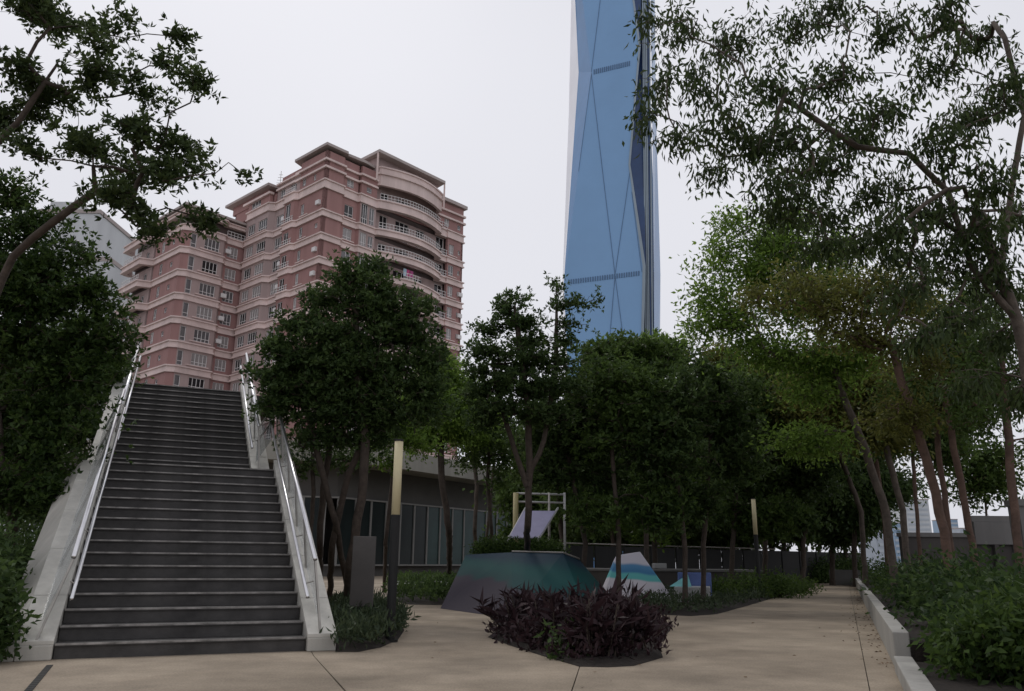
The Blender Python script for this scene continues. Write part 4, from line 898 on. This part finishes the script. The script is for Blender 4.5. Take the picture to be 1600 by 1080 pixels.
# right side: row of trees in the planter, leaning reddish trunks
right_trees = [
 ('leaning reddish trunk, nearest of the planter row', 14.5, (1490, 905), [(1470, 800), (1440, 690), (1410, 600), (1390, 530)], [(1370, 450, 75, 45), (1300, 480, 70, 45), (1420, 480, 70, 50), (1340, 520, 70, 40), (1250, 440, 50, 30), (1440, 560, 50, 40), (1200, 470, 40, 24)], 'leaf_olive', .105, .3),
 ('thin twin trunk right of the nearest leaning trunk', 17, (1490, 890), [(1478, 790), (1465, 700), (1462, 620)], [(1470, 560, 55, 45), (1510, 590, 45, 35), (1440, 620, 40, 30), (1490, 640, 40, 24)], 'leaf_olive', .075, .2),
 ('reddish trunk in front of the grey screen wall', 16, (1530, 905), [(1510, 800), (1490, 700), (1475, 610)], [(1500, 540, 55, 45), (1540, 570, 45, 35), (1470, 520, 45, 35), (1550, 630, 40, 30), (1520, 480, 50, 35), (1450, 470, 45, 35)], 'leaf_mid', .085, .2),
 ('straight reddish trunk at the pale screen panel', 13.5, (1592, 900), [(1585, 800), (1575, 690), (1568, 590), (1562, 520)], [(1560, 520, 50, 40), (1530, 560, 40, 30), (1585, 600, 40, 40), (1500, 610, 45, 30)], 'leaf_mid', .085, .2),
 ('forked trunk left of the leaning pair', 22, (1418, 880), [(1410, 800), (1390, 720), (1375, 650)], [(1370, 600, 60, 45), (1320, 620, 55, 40), (1400, 640, 50, 30), (1290, 580, 50, 35), (1340, 670, 60, 25)], 'leaf_olive', .11, .25),
 ('pale slim trunk at the far end of the planter row', 27, (1386, 878), [(1380, 800), (1370, 730), (1360, 670)], [(1350, 640, 50, 40), (1300, 650, 50, 35), (1380, 680, 40, 25), (1260, 620, 45, 35)], 'leaf_olive', .10, .2),
 ('slim twin trunk in the planter behind the leaning trunk', 24, (1437, 880), [(1432, 800), (1428, 740), (1425, 680)], [(1420, 640, 50, 40), (1450, 670, 40, 30), (1390, 600, 45, 35)], 'leaf_mid', .07, .2),
 ('light green airy tree left of the leaning trunks', 19, (1395, 893), [(1385, 800), (1350, 700), (1310, 600), (1280, 520)], [(1150, 350, 35, 22), (1230, 350, 45, 24), (1300, 390, 45, 26), (1130, 400, 35, 30), (1180, 430, 55, 40), (1110, 460, 40, 24), (1230, 400, 55, 40), (1150, 500, 55, 30), (1240, 480, 60, 40), (1200, 380, 45, 30), (1100, 510, 35, 18), (1290, 440, 60, 40), (1190, 550, 60, 30), (1260, 560, 70, 35), (1330, 560, 60, 40)], 'leaf_lt', .12, .25),
 ('small round-leaved tree over the low brown wall', 30, (1545, 870), [(1543, 820), (1540, 790), (1538, 770)], [(1530, 745, 30, 22), (1550, 720, 30, 22), (1515, 770, 18, 12), (1565, 755, 22, 12)], 'leaf_mid', .05, .2),
 ('olive tree filling the gap above the path end', 30, (1350, 890), [(1345, 800), (1320, 730), (1290, 660)], [(1270, 600, 60, 45), (1210, 600, 55, 40), (1160, 620, 50, 35), (1300, 660, 50, 35), (1230, 660, 55, 30), (1130, 570, 40, 30)], 'leaf_olive', .12, .25)]
for lab, Y, g, st, bl, m, r0, dr in right_trees:
    tx = st[-1][0]
    for q in range(3): bl = bl + [(tx + rng.uniform(-70, 60), rng.uniform(600, 705), rng.uniform(30, 50), rng.uniform(16, 28))]
    g0 = at(*g, Y); g0[2] = .28
    tree(lab, [g0] + [at(x, y, Y) for x, y in st], [B(x, y, Y, rx, ry) for x, y, rx, ry in bl], 68, 12, .0100 * Y, .0076 * Y, .0031 * Y, m, 'bark_red' if r0 < .11 else 'bark_grey', r0=r0 * .8, tip=.00028 * Y, droop=dr, fill=.16, sub=(.26, .48), flatten=.75, group='trees in the right planter')
# big right tree with long drooping leaves overhead
ov = [(1060, 40, 45, 35), (1030, 130, 30, 45), (1090, 130, 55, 40), (1150, 60, 60, 45), (1060, 215, 40, 25), (1130, 200, 60, 40), (1110, 270, 40, 20), (1200, 130, 70, 45), (1180, 230, 60, 40), (1250, 40, 60, 40), (1230, 210, 70, 50), (1300, 130, 70, 45),
      (1290, 260, 70, 45), (1200, 290, 50, 25), (1330, 210, 60, 50), (1390, 50, 70, 35), (1380, 170, 60, 45), (1370, 300, 70, 45), (1460, 230, 70, 50), (1450, 110, 60, 30), (1520, 180, 60, 50), (1550, 280, 60, 50), (1450, 330, 70, 45), (1530, 60, 60, 35), (1580, 130, 50, 50), (1590, 340, 40, 60), (1520, 370, 60, 45), (1400, 390, 60, 35), (1290, 340, 60, 30), (1010, 30, 20, 25), (1000, 185, 16, 30), (1300, 20, 60, 30), (1480, 20, 60, 30), (1470, 420, 55, 40), (1550, 430, 55, 45), (1420, 450, 45, 30), (1590, 470, 40, 40), (1210, 330, 50, 24), (1290, 380, 50, 26), (1350, 380, 55, 30), (1250, 305, 55, 30), (1490, 500, 50, 36), (1565, 530, 45, 40), (1440, 530, 40, 26), (1520, 600, 45, 26), (1590, 620, 30, 30), (1390, 350, 50, 30)]
tree('large overhanging tree at the right edge with long drooping leaves', [(7.35, 9.3, .25), (7.2, 9.4, 1.6), at(1612, 640, 9.6), at(1590, 500, 9.7), at(1560, 430, 9.7), at(1530, 330, 9.6)],
     [B(x, y, 9.4 + .9 * math.sin(i * 2.3), rx, ry, .5) for i, (x, y, rx, ry) in enumerate(ov)], 80, 8, .08, .122, .036, 'leaf_near', 'bark_grey', 'droop', r0=.075, tip=.0042, stem2=.5, droop=.5, up=.2, sag=.1, fill=.75, flatten=1., sub=(.3, .6), tone=-.05,
     extra_stems=([at(1560, 430, 9.7), at(1580, 300, 9.6), at(1600, 180, 9.5), at(1570, 60, 9.4)], [at(1590, 500, 9.7), at(1520, 420, 9.6), at(1480, 300, 9.5), at(1420, 240, 9.5), at(1340, 230, 9.3), at(1250, 170, 9.3)]))

def shrub(label, c, r, h, m, L, W, n, style='spray', group=None, name='shrub', stems=7, droop=.1, z0=0., tone=0.):
    root = thing(name, label, 'shrub', (c[0], c[1], z0), group)
    k = max(8, n // 14); p = unit(rng.normal(size=(k, 3))) * (rng.random((k, 1)) ** .45)
    p[:, 2] = np.abs(p[:, 2]) * .9 + .08
    cl = np.array([c[0], c[1], z0]) + p * np.array([r, r, h])
    b_ = MB()
    for i in range(min(stems, k)):
        q = cl[i]; a = np.array([c[0], c[1], z0]) + rng.normal(size=3) * [r * .15, r * .15, 0]; md = (a + q) / 2 + np.array([0, 0, .06])
        b_.tube([a, md, q], [.012, .009, .004], 4, cap=False)
    b_.build('stem', M['bark'], root)
    V, tn = make_leaves(cl, 14, min(r, h) * .22, L, W, style, droop); me = leaf_mesh('foliage', V, M[m], tn + tone, org(root)); setp(link('foliage', me, root), kind='stuff')
    return root
# purple strap-leaved plants
def strap_plant(label, c, h, n, Lf, group, name='cordyline', m='leaf_purple', z0=.03):
    root = thing(name, label, 'plant', (c[0], c[1], z0), group); b_ = MB(); Vs, Ts = [], []
    for s in range(n):
        a = np.array([c[0], c[1], z0]) + np.array([*rng.normal(size=2) * .06, 0]); t = a + np.array([*rng.normal(size=2) * .16, h * rng.uniform(.45, 1.)])
        b_.tube([a, (a + t) / 2 + rng.normal(size=3) * .015, t], [.013, .011, .008], 5, cap=False)
        k = 16; f = rng.uniform(.3, 1, k)[:, None]; base = a + (t - a) * f
        d = unit(rng.normal(size=(k, 3)) * [1, 1, .25] + [0, 0, .75]); Vs.append(leaf_geo(base, d, Lf * rng.uniform(.7, 1.2, k), Lf * .2 * rng.uniform(.7, 1.2, k), .2, .3)); Ts.append(rng.random(k))
    b_.build('stem', M['bark'], root)
    me = leaf_mesh('foliage', np.concatenate(Vs), M[m], np.concatenate(Ts), org(root)); setp(link('foliage', me, root), kind='stuff'); return root
pc = [(790, 985), (812, 998), (840, 1006), (868, 1018), (900, 1028), (930, 1032), (962, 1032), (992, 1028), (1015, 1022), (850, 985), (885, 998), (920, 1005), (955, 1008), (985, 1005), (1000, 1003), (820, 972), (870, 975), (910, 980), (950, 982), (975, 980), (1005, 984)]
for i, (x, y) in enumerate(pc):
    x = x - (18 if x > 960 else 0); g = G(x, y); edge = i in (0, 8, 20)
    rowp = 'front' if i < 9 else ('middle' if i < 15 else 'back'); no_ = i if i < 9 else (i - 9 if i < 15 else i - 15)
    lab = {0: 'small spiky purple plant at the left tip of the dark bed', 8: 'tall thin purple plant at the right tip of the dark bed', 20: 'purple plant at the back right of the dark bed by the pale paving'}.get(i, 'dark purple strap-leaved plant, %s from the left in the %s of the bed' % (ORDN[no_], rowp))
    strap_plant(lab, g, (.35 if i == 0 else .50 + .24 * rng.random()) * (1 if i < 9 else .92), 3 if i == 0 else 6, .22 + .13 * rng.random(), None if edge else 'purple plants of the middle bed')
    if not edge and i not in (7, 14, 19): shrub('low dark purple mound, %s from the left in the %s of the bed' % (ORDN[no_], rowp), g + np.array([-.05, .12, 0]), .26 + .14 * rng.random(), .3 + .22 * rng.random(), 'leaf_purple' if i % 4 else 'leaf_dk', .12, .042, 330, 'spray', 'purple mounds of the middle bed')
# lamp bed, groundcover
def cover(label, poly, n, h, m, L, W, name='groundcover', style='up', z0=.03):
    poly = np.array(poly); c = poly.mean(0); pts = []
    lo, hi = poly.min(0), poly.max(0)
    def inside(p):
        x, y = p; r = False; j = len(poly) - 1
        for i in range(len(poly)):
            if (poly[i][1] > y) != (poly[j][1] > y) and x < (poly[j][0] - poly[i][0]) * (y - poly[i][1]) / (poly[j][1] - poly[i][1]) + poly[i][0]: r = not r
            j = i
        return r
    while len(pts) < n // 10:
        p = lo + (hi - lo) * rng.random(2)
        if inside(p): pts.append([p[0], p[1], z0 + h * (.25 + .75 * rng.random())])
    V, tn = make_leaves(np.array(pts), 10, .07, L, W, style, .1); V[:, 2] = np.maximum(V[:, 2], .005)
    me = leaf_mesh(name, V, M[m], tn, np.zeros(3)); o = link(name, me); setp(o, label, 'ground cover', None, 'stuff'); return o
cover('grey-green ground cover round the foot of the near lamp', BED_LAMP, 9000, .26, 'leaf_grey', .12, .03)
cover('green ground cover in front of the low seat', BED_MID, 16000, .2, 'leaf_grey', .11, .04)
cover('dark ground cover with small white flowers left of the mound', BED_LEFT, 9000, .4, 'leaf_dk', .14, .05)
cover('low dark leaves over the middle bed', BED_PURPLE, 5000, .14, 'leaf_purple', .1, .04)
b_ = MB()
for i in range(70):
    px_ = 620 + 80 * rng.random(); p = at(px_, 909 + 5 * rng.random(), 24 + 2 * rng.random()); s_ = .035
    b_.add([p + [-s_, 0, 0], p + [0, -s_, -.01], p + [s_, 0, 0], p + [0, s_ * .5, s_]], [(0, 1, 2), (0, 2, 3)])
setp(b_.build('white_flowers', M['petal']), 'tiny white flowers over the bed left of the mound', 'flowers', None, 'stuff')
# shrubs: beside the far lamp, right planter, left foot
for i, (x, y, Y, r, h, lab) in enumerate(((1215, 930, 27, .8, .75, 'rounded green shrub right of the far lamp foot'), (1165, 932, 26, .75, .8, 'rounded green shrub left of the far lamp foot'), (1240, 920, 31, .9, .6, 'low shrub at the bend of the path'), (1120, 925, 24, .6, .55, 'small shrub behind the low pale seat'))):
    g = at(x, y, Y); shrub(lab, g, r, h, 'leaf_mid', .13, .05, 1500)
for i in range(24):
    s = (i // 2) * 2.3 + .2 + rng.uniform(-.2, .2); nn = 1.12 + (i % 2) * 1.25 + rng.uniform(-.15, .15); p = pw(s, nn)
    shrub('leafy shrub spilling over the planter wall, %s from the near end' % ORDN[i // 2] if i % 2 == 0 else 'leafy shrub in the back row of the planter, %s from the near end' % ORDN[i // 2], np.array([*p, 0]), .6 + .45 * rng.random(), .45 + .5 * rng.random(), 'leaf_mid' if i % 3 == 1 else 'leaf_dk', .095 + .04 * rng.random(), .044, 2400 if s < 8 else 1100, 'spray', 'front row of planter shrubs' if i % 2 == 0 else 'back row of planter shrubs', z0=.3, tone=-.25)
for i, (s, nn, r, h) in enumerate(((-.9, 1.2, .75, .75), (-.2, 2.1, .8, .8), (-1.6, 1.7, .8, .9), (1.2, 3.2, .9, .8))):
    shrub(['glossy shrub behind the near planter block', 'glossy shrub at the right edge above the near planter block', 'glossy shrub cut by the bottom right corner', 'shrub at the right edge below the screen wall'][i], np.array([*pw(s, nn), 0]), r, h, 'leaf_mid', .105, .046, 3600, z0=.12, tone=-.1)
for i, (x, y, r, h, lab) in enumerate(((*at(-38, 960, 9.0)[:2], .42, 1.05, 'dark clipped shrub at the left edge by the stair foot'), (*at(-45, 900, 10.2)[:2], .6, 1.5, 'dark tall shrub at the left edge behind the stair foot'), (*at(0, 880, 12.0)[:2], .7, 1.5, 'dark shrub outside the left parapet'), (*at(0, 860, 14.5)[:2], 1.1, 2.2, 'big dark shrub far left under the trees'), (*at(75, 860, 15.5)[:2], .9, 1.9, 'dark shrub behind the left parapet under the trees'))):
    shrub(lab, np.array([x, y, 0]), r, h, 'leaf_dk', .10, .048, 5200)
hd0, hd1 = at(1150, 905, 47), at(1345, 905, 47)
for i in range(9):
    p = hd0 + (hd1 - hd0) * (i / 8.0); shrub('dark hedge shrub across the end of the path, %s from the left' % ORDN[i], np.array([p[0], 47 + .6 * math.sin(i), 0]), 1.15, 1.35, 'leaf_dk', .2, .09, 1500, 'spray', 'hedge at the path end')
for i in range(4):
    p = at(765 + i * 30, 850, 23.9); shrub('green hedge shrub on top of the teal mound, %s from the left' % ORDN[i], np.array([p[0], p[1], 0]), .48, .46, 'leaf_mid', .09, .04, 3600, 'spray', 'hedge behind the teal mound', tone=-.2, z0=1.19)

for i, (s, nn, r, h) in enumerate(((-.5, .75, .4, .5), (.3, .95, .5, .6), (-1.3, .75, .45, .6), (-.1, 1.3, .6, .7))):
    shrub(['small low shrub at the joint of the two planter walls', 'low shrub over the near end of the long planter wall', 'low shrub hanging over the near planter block', 'leafy shrub behind the joint of the planter walls'][i], np.array([*pw(s, nn), 0]), r, h, 'leaf_mid', .095, .042, 1900, z0=.15, tone=-.2)
# dry leaves blown against the kerb and the beds
Lp = []
for i in range(300):
    if i < 275: q = pw(rng.uniform(.2, 26), -rng.gamma(1.2, .12)); Lp.append([q[0], q[1], .006])
    else: q = G(rng.uniform(620, 1330), rng.uniform(945, 1075)); Lp.append([q[0], q[1], .006])
Lp = np.array(Lp); dd = unit(rng.normal(size=Lp.shape) * [1, 1, .08]); Vl = leaf_geo(Lp, dd, rng.uniform(.03, .075, len(Lp)), rng.uniform(.015, .03, len(Lp)), .1, .0); Vl[:, 2] = np.clip(Vl[:, 2], .004, .02)
setp(link('fallen_leaves', leaf_mesh('fallen_leaves', Vl, M['litter'], rng.random(len(Lp)), np.zeros(3))), 'scattered dry brown leaves on the path along the planter kerb', 'fallen leaves', None, 'stuff')

# ------------------------------------------------------------------ lamps
def lamp(label, g, top, split, r):
    t = thing('lamp_post', label, 'lamp post', g); x, y, _ = g
    b_ = MB(); b_.tube([(x, y, 0), (x, y, split)], r, 16); b_.build('post', M['black_metal'], t, False, .004)
    b_ = MB(); b_.tube([(x, y, split + .012), (x, y, top)], r * .98, 20); b_.build('diffuser', M['lamp_tube'], t, True)
    b_ = MB(); b_.tube([(x, y, top), (x, y, top + .03)], r * 1.04, 16); b_.build('cap', M['black_metal'], t)
    b_ = MB(); b_.tube([(x, y, 0), (x, y, .03)], r * 1.7, 16); b_.build('base_plate', M['black_metal'], t)
    b_ = MB(); b_.tube([(x, y, split - .02), (x, y, split + .012)], r * 1.05, 16); b_.build('collar', M['black_metal'], t)
gl = G(609, 1003); lamp('near lamp post, black below and pale yellow tube above', gl, at(628, 690, gl[1])[2], at(622, 806, gl[1])[2], .064)
gf = at(1187, 930, 26.4); gf[2] = 0; lamp('far lamp post with pale yellow tube beside the path', gf, at(1180, 780, 26.4)[2], at(1183, 836, 26.4)[2], .07)
# sign panel
sg = G(562, 988); sn = thing('sign_stand', 'grey upright sign panel on thin legs beside the near lamp', 'sign', sg)
z0_, z1_ = at(562, 948, sg[1])[2], at(562, 838, sg[1])[2]
b_ = MB(); b_.box(sg[0] - .18, sg[0] + .18, sg[1] - .03, sg[1] + .03, z0_, z1_); b_.build('panel', M['sign_grey'], sn, False, .008)
for sx in (-.155, .155): b_ = MB(); b_.box(sg[0] + sx - .015, sg[0] + sx + .015, sg[1] - .02, sg[1] + .02, 0, z0_); b_.build('leg', M['sign_post'], sn)
b_ = MB(); b_.box(sg[0] - .11, sg[0] - .01, sg[1] + .04, sg[1] + .10, 0, z0_ - .02); b_.build('back_post', M['black_metal'], sn)
# ------------------------------------------------------------------ play mounds
def painted(name, stops, ax=(0, 0, 1), freq=1.2, amp=.35, rough=.6):
    m, n, l, b__ = new_mat(name); b__.inputs['Roughness'].default_value = rough; b__.inputs['Specular IOR Level'].default_value = .15
    tc = n.new('ShaderNodeTexCoord'); dp = n.new('ShaderNodeVectorMath'); dp.operation = 'DOT_PRODUCT'; dp.inputs[1].default_value = ax
    no = n.new('ShaderNodeTexNoise'); no.inputs['Scale'].default_value = freq; no.inputs['Detail'].default_value = 1
    mu = n.new('ShaderNodeMath'); mu.operation = 'MULTIPLY_ADD'; mu.inputs[1].default_value = amp
    l.new(tc.outputs['Object'], dp.inputs[0]); l.new(tc.outputs['Object'], no.inputs['Vector']); l.new(no.outputs['Fac'], mu.inputs[0]); l.new(dp.outputs['Value'], mu.inputs[2])
    r = n.new('ShaderNodeValToRGB'); r.color_ramp.interpolation = 'EASE'
    e = r.color_ramp.elements; e[0].position, e[0].color = stops[0][0], (*stops[0][1], 1); e[1].position, e[1].color = stops[1][0], (*stops[1][1], 1)
    for p_, c_ in stops[2:]: q = e.new(p_); q.color = (*c_, 1)
    l.new(mu.outputs[0], r.inputs['Fac']); l.new(r.outputs['Color'], b__.inputs['Base Color']); return m
pm = painted('mound_paint', [(.0, (.030, .024, .038)), (.54, (.030, .024, .038)), (.62, (.006, .042, .046)), (.8, (.006, .055, .055)), (1.0, (.008, .028, .05))], (.08, 0, .62), .7, .45)
md_ = thing('play_mound', 'teal and purple faceted play mound behind the purple plants', 'play mound', (0, 19, 0))
base = [G(688, 951)[:2], G(800, 967)[:2], np.array([1.6, 16.6]), np.array([2.6, 19.5]), np.array([2.2, 25.]), np.array([-1.6, 25.])]
top = [at(728, 868, 22)[:2], at(800, 866, 20.5)[:2], at(880, 868, 20.2)[:2], at(905, 872, 21)[:2], np.array([1.8, 24.5]), np.array([-1.2, 24.5])]
zt = [1.22, 1.28, 1.26, 1.12, 1.2, 1.2]
b_ = MB(); n = 6
b_.add([(*p, .004) for p in base] + [(*p, z) for p, z in zip(top, zt)], [(i, (i + 1) % n, n + (i + 1) % n) for i in range(n)] + [(i, n + (i + 1) % n, n + i) for i in range(n)] + [(6, 7, 8), (6, 8, 9), (6, 9, 10), (6, 10, 11)])
b_.build('shell', pm, md_, False, .02)
b_ = MB(); b_.tube([(*top[1], zt[1] + .02), (*top[2], zt[2] + .02), (*top[3], zt[3] + .02)], .025, 6); b_.build('edge_trim', M['steel_dull'], md_)
wm = painted('wedge_paint', [(.0, (.58, .55, .60)), (.42, (.58, .55, .60)), (.46, (.12, .42, .42)), (.53, (.12, .42, .42)), (.58, (.06, .19, .36)), (.68, (.09, .24, .42)), (.74, (.56, .54, .60))], (.03, 0, .6), .9, .2)
wd_ = thing('play_wedge', 'white and blue peaked play wedge right of the teal mound', 'play mound', (3.6, 24, 0))
a0, a1, a2, a3 = at(938, 905, 24), at(963, 868, 24.3), at(1000, 862, 24.3), at(1048, 910, 24)
b_ = MB(); b_.add([(a0[0], 23.6, 0), (a3[0], 23.4, 0), (a3[0] + .1, 26.4, 0), (a0[0] + .2, 26.4, 0), (a1[0], 24.3, a1[2]), (a2[0], 24.3, a2[2]), (a2[0] + .05, 25.6, a2[2] - .1), (a1[0] + .1, 25.6, a1[2] - .1)],
       [(0, 1, 5, 4), (1, 2, 6, 5), (2, 3, 7, 6), (3, 0, 4, 7), (4, 5, 6, 7)]); b_.build('shell', wm, wd_, False, .02)
st_ = thing('play_bench', 'low pale seat with a blue back on the planting bed', 'seat', (*at(1080, 915, 23)[:2], 0))
a0, a1 = at(1052, 922, 22.5), at(1108, 922, 22.5)
b_ = MB(); b_.prism([(a0[0], 22.4), (a1[0], 22.4), (a1[0] + .25, 23.4), (a0[0] + .3, 23.4)], 0, .44); b_.build('base', M['white_tube'], st_, False, .02)
b_ = MB(); b_.prism([(a0[0] + .35, 23.41), (a1[0] + .3, 23.41), (a1[0] + .3, 23.6), (a0[0] + .35, 23.6)], 0, .80); b_.build('back', mat('seat_blue', (.10, .15, .36), .5, var=.2), st_, False, .02)
b_ = MB(); b_.add([(a0[0] - .1, 22.5, .445), (a0[0] + .5, 22.5, .445), (a0[0] + .6, 23.4, .75), (a0[0] + .5, 23.4, .445)], [(0, 1, 2), (0, 2, 3), (0, 3, 1), (1, 3, 2)]); b_.build('ramp', mat('seat_teal', (.12, .36, .38), .5), st_)
# pool surround
pd = thing('pool_surround', 'raised pool edge with pale coping behind the wedge', 'pool edge', (*at(1080, 890, 29)[:2], 0))
for (x0, x1, y, Y, th, zb) in ((900, 1190, 888, 29, 2.2, 0), (1000, 1085, 921, 23.9, .15, 0)):
    a, c = at(x0, y, Y), at(x1, y + 6, Y)
    b_ = MB(); b_.box(a[0], c[0], Y, Y + th, 0, a[2] - .08); b_.build('wall_panel', M['wall_grey'], pd)
    b_ = MB(); b_.box(a[0] - .05, c[0] + .05, Y - .05, Y + th + .05, a[2] - .079, a[2]); b_.build('coping', M['wall_pale'], pd, False, .01)
a = at(1022, 886, 30); b_ = MB(); b_.box(a[0], a[0] + .46, 30, 30.5, a[2] - .05, a[2] + .13); setp(b_.build('white_box', M['white_tube'], None, False, .02), 'small white box on the pool coping beside the wedge', 'box')
# play frame
pf = thing('climbing_frame', 'climbing frame with lilac sloping panel, white tubes and yellow post', 'play equipment', (*at(830, 900, 31)[:2], 0))
a, b2, c, d = at(795, 842, 30), at(842, 842, 30), at(868, 800, 31.4), at(818, 800, 31.4)
b_ = MB(); nrm = np.array([0, -.05, .04]); b_.hexa([a, b2, c, d, a + nrm, b2 + nrm, c + nrm, d + nrm]); b_.build('climbing_panel', M['lilac'], pf)
for p, q in ((a, d), (b2, c)):
    e_ = (q - p) * 1.15; b_ = MB(); b_.tube([p - e_ * .35 + [0, 0, -.1], p, q, p + e_], .045, 8); b_.build('side_tube', M['white_tube'], pf, True)
for px_, m_, r_ in ((806, 'yellow', .11), (882, 'white_tube', .05), (858, 'steel_dull', .05)):
    p = at(px_, 770, 31.8); b_ = MB(); b_.tube([(p[0], 31.8, 0), (p[0], 31.8, p[2])], r_, 10); b_.build('post', M[m_], pf, True)
for y_ in (771, 784):
    p, q = at(806, y_, 31.8), at(884, y_ + 2, 31.8); b_ = MB(); b_.tube([p, q], .04, 8); b_.build('cross_bar', M['white_tube'], pf, True)
gfeet = [(*at(x, 870, 30)[:2],) for x in (795, 842)]
for x_, y_ in gfeet: b_ = MB(); b_.tube([(x_, y_, 0), (x_, y_, 1.95)], .04, 8); b_.build('leg', M['white_tube'], pf, True)
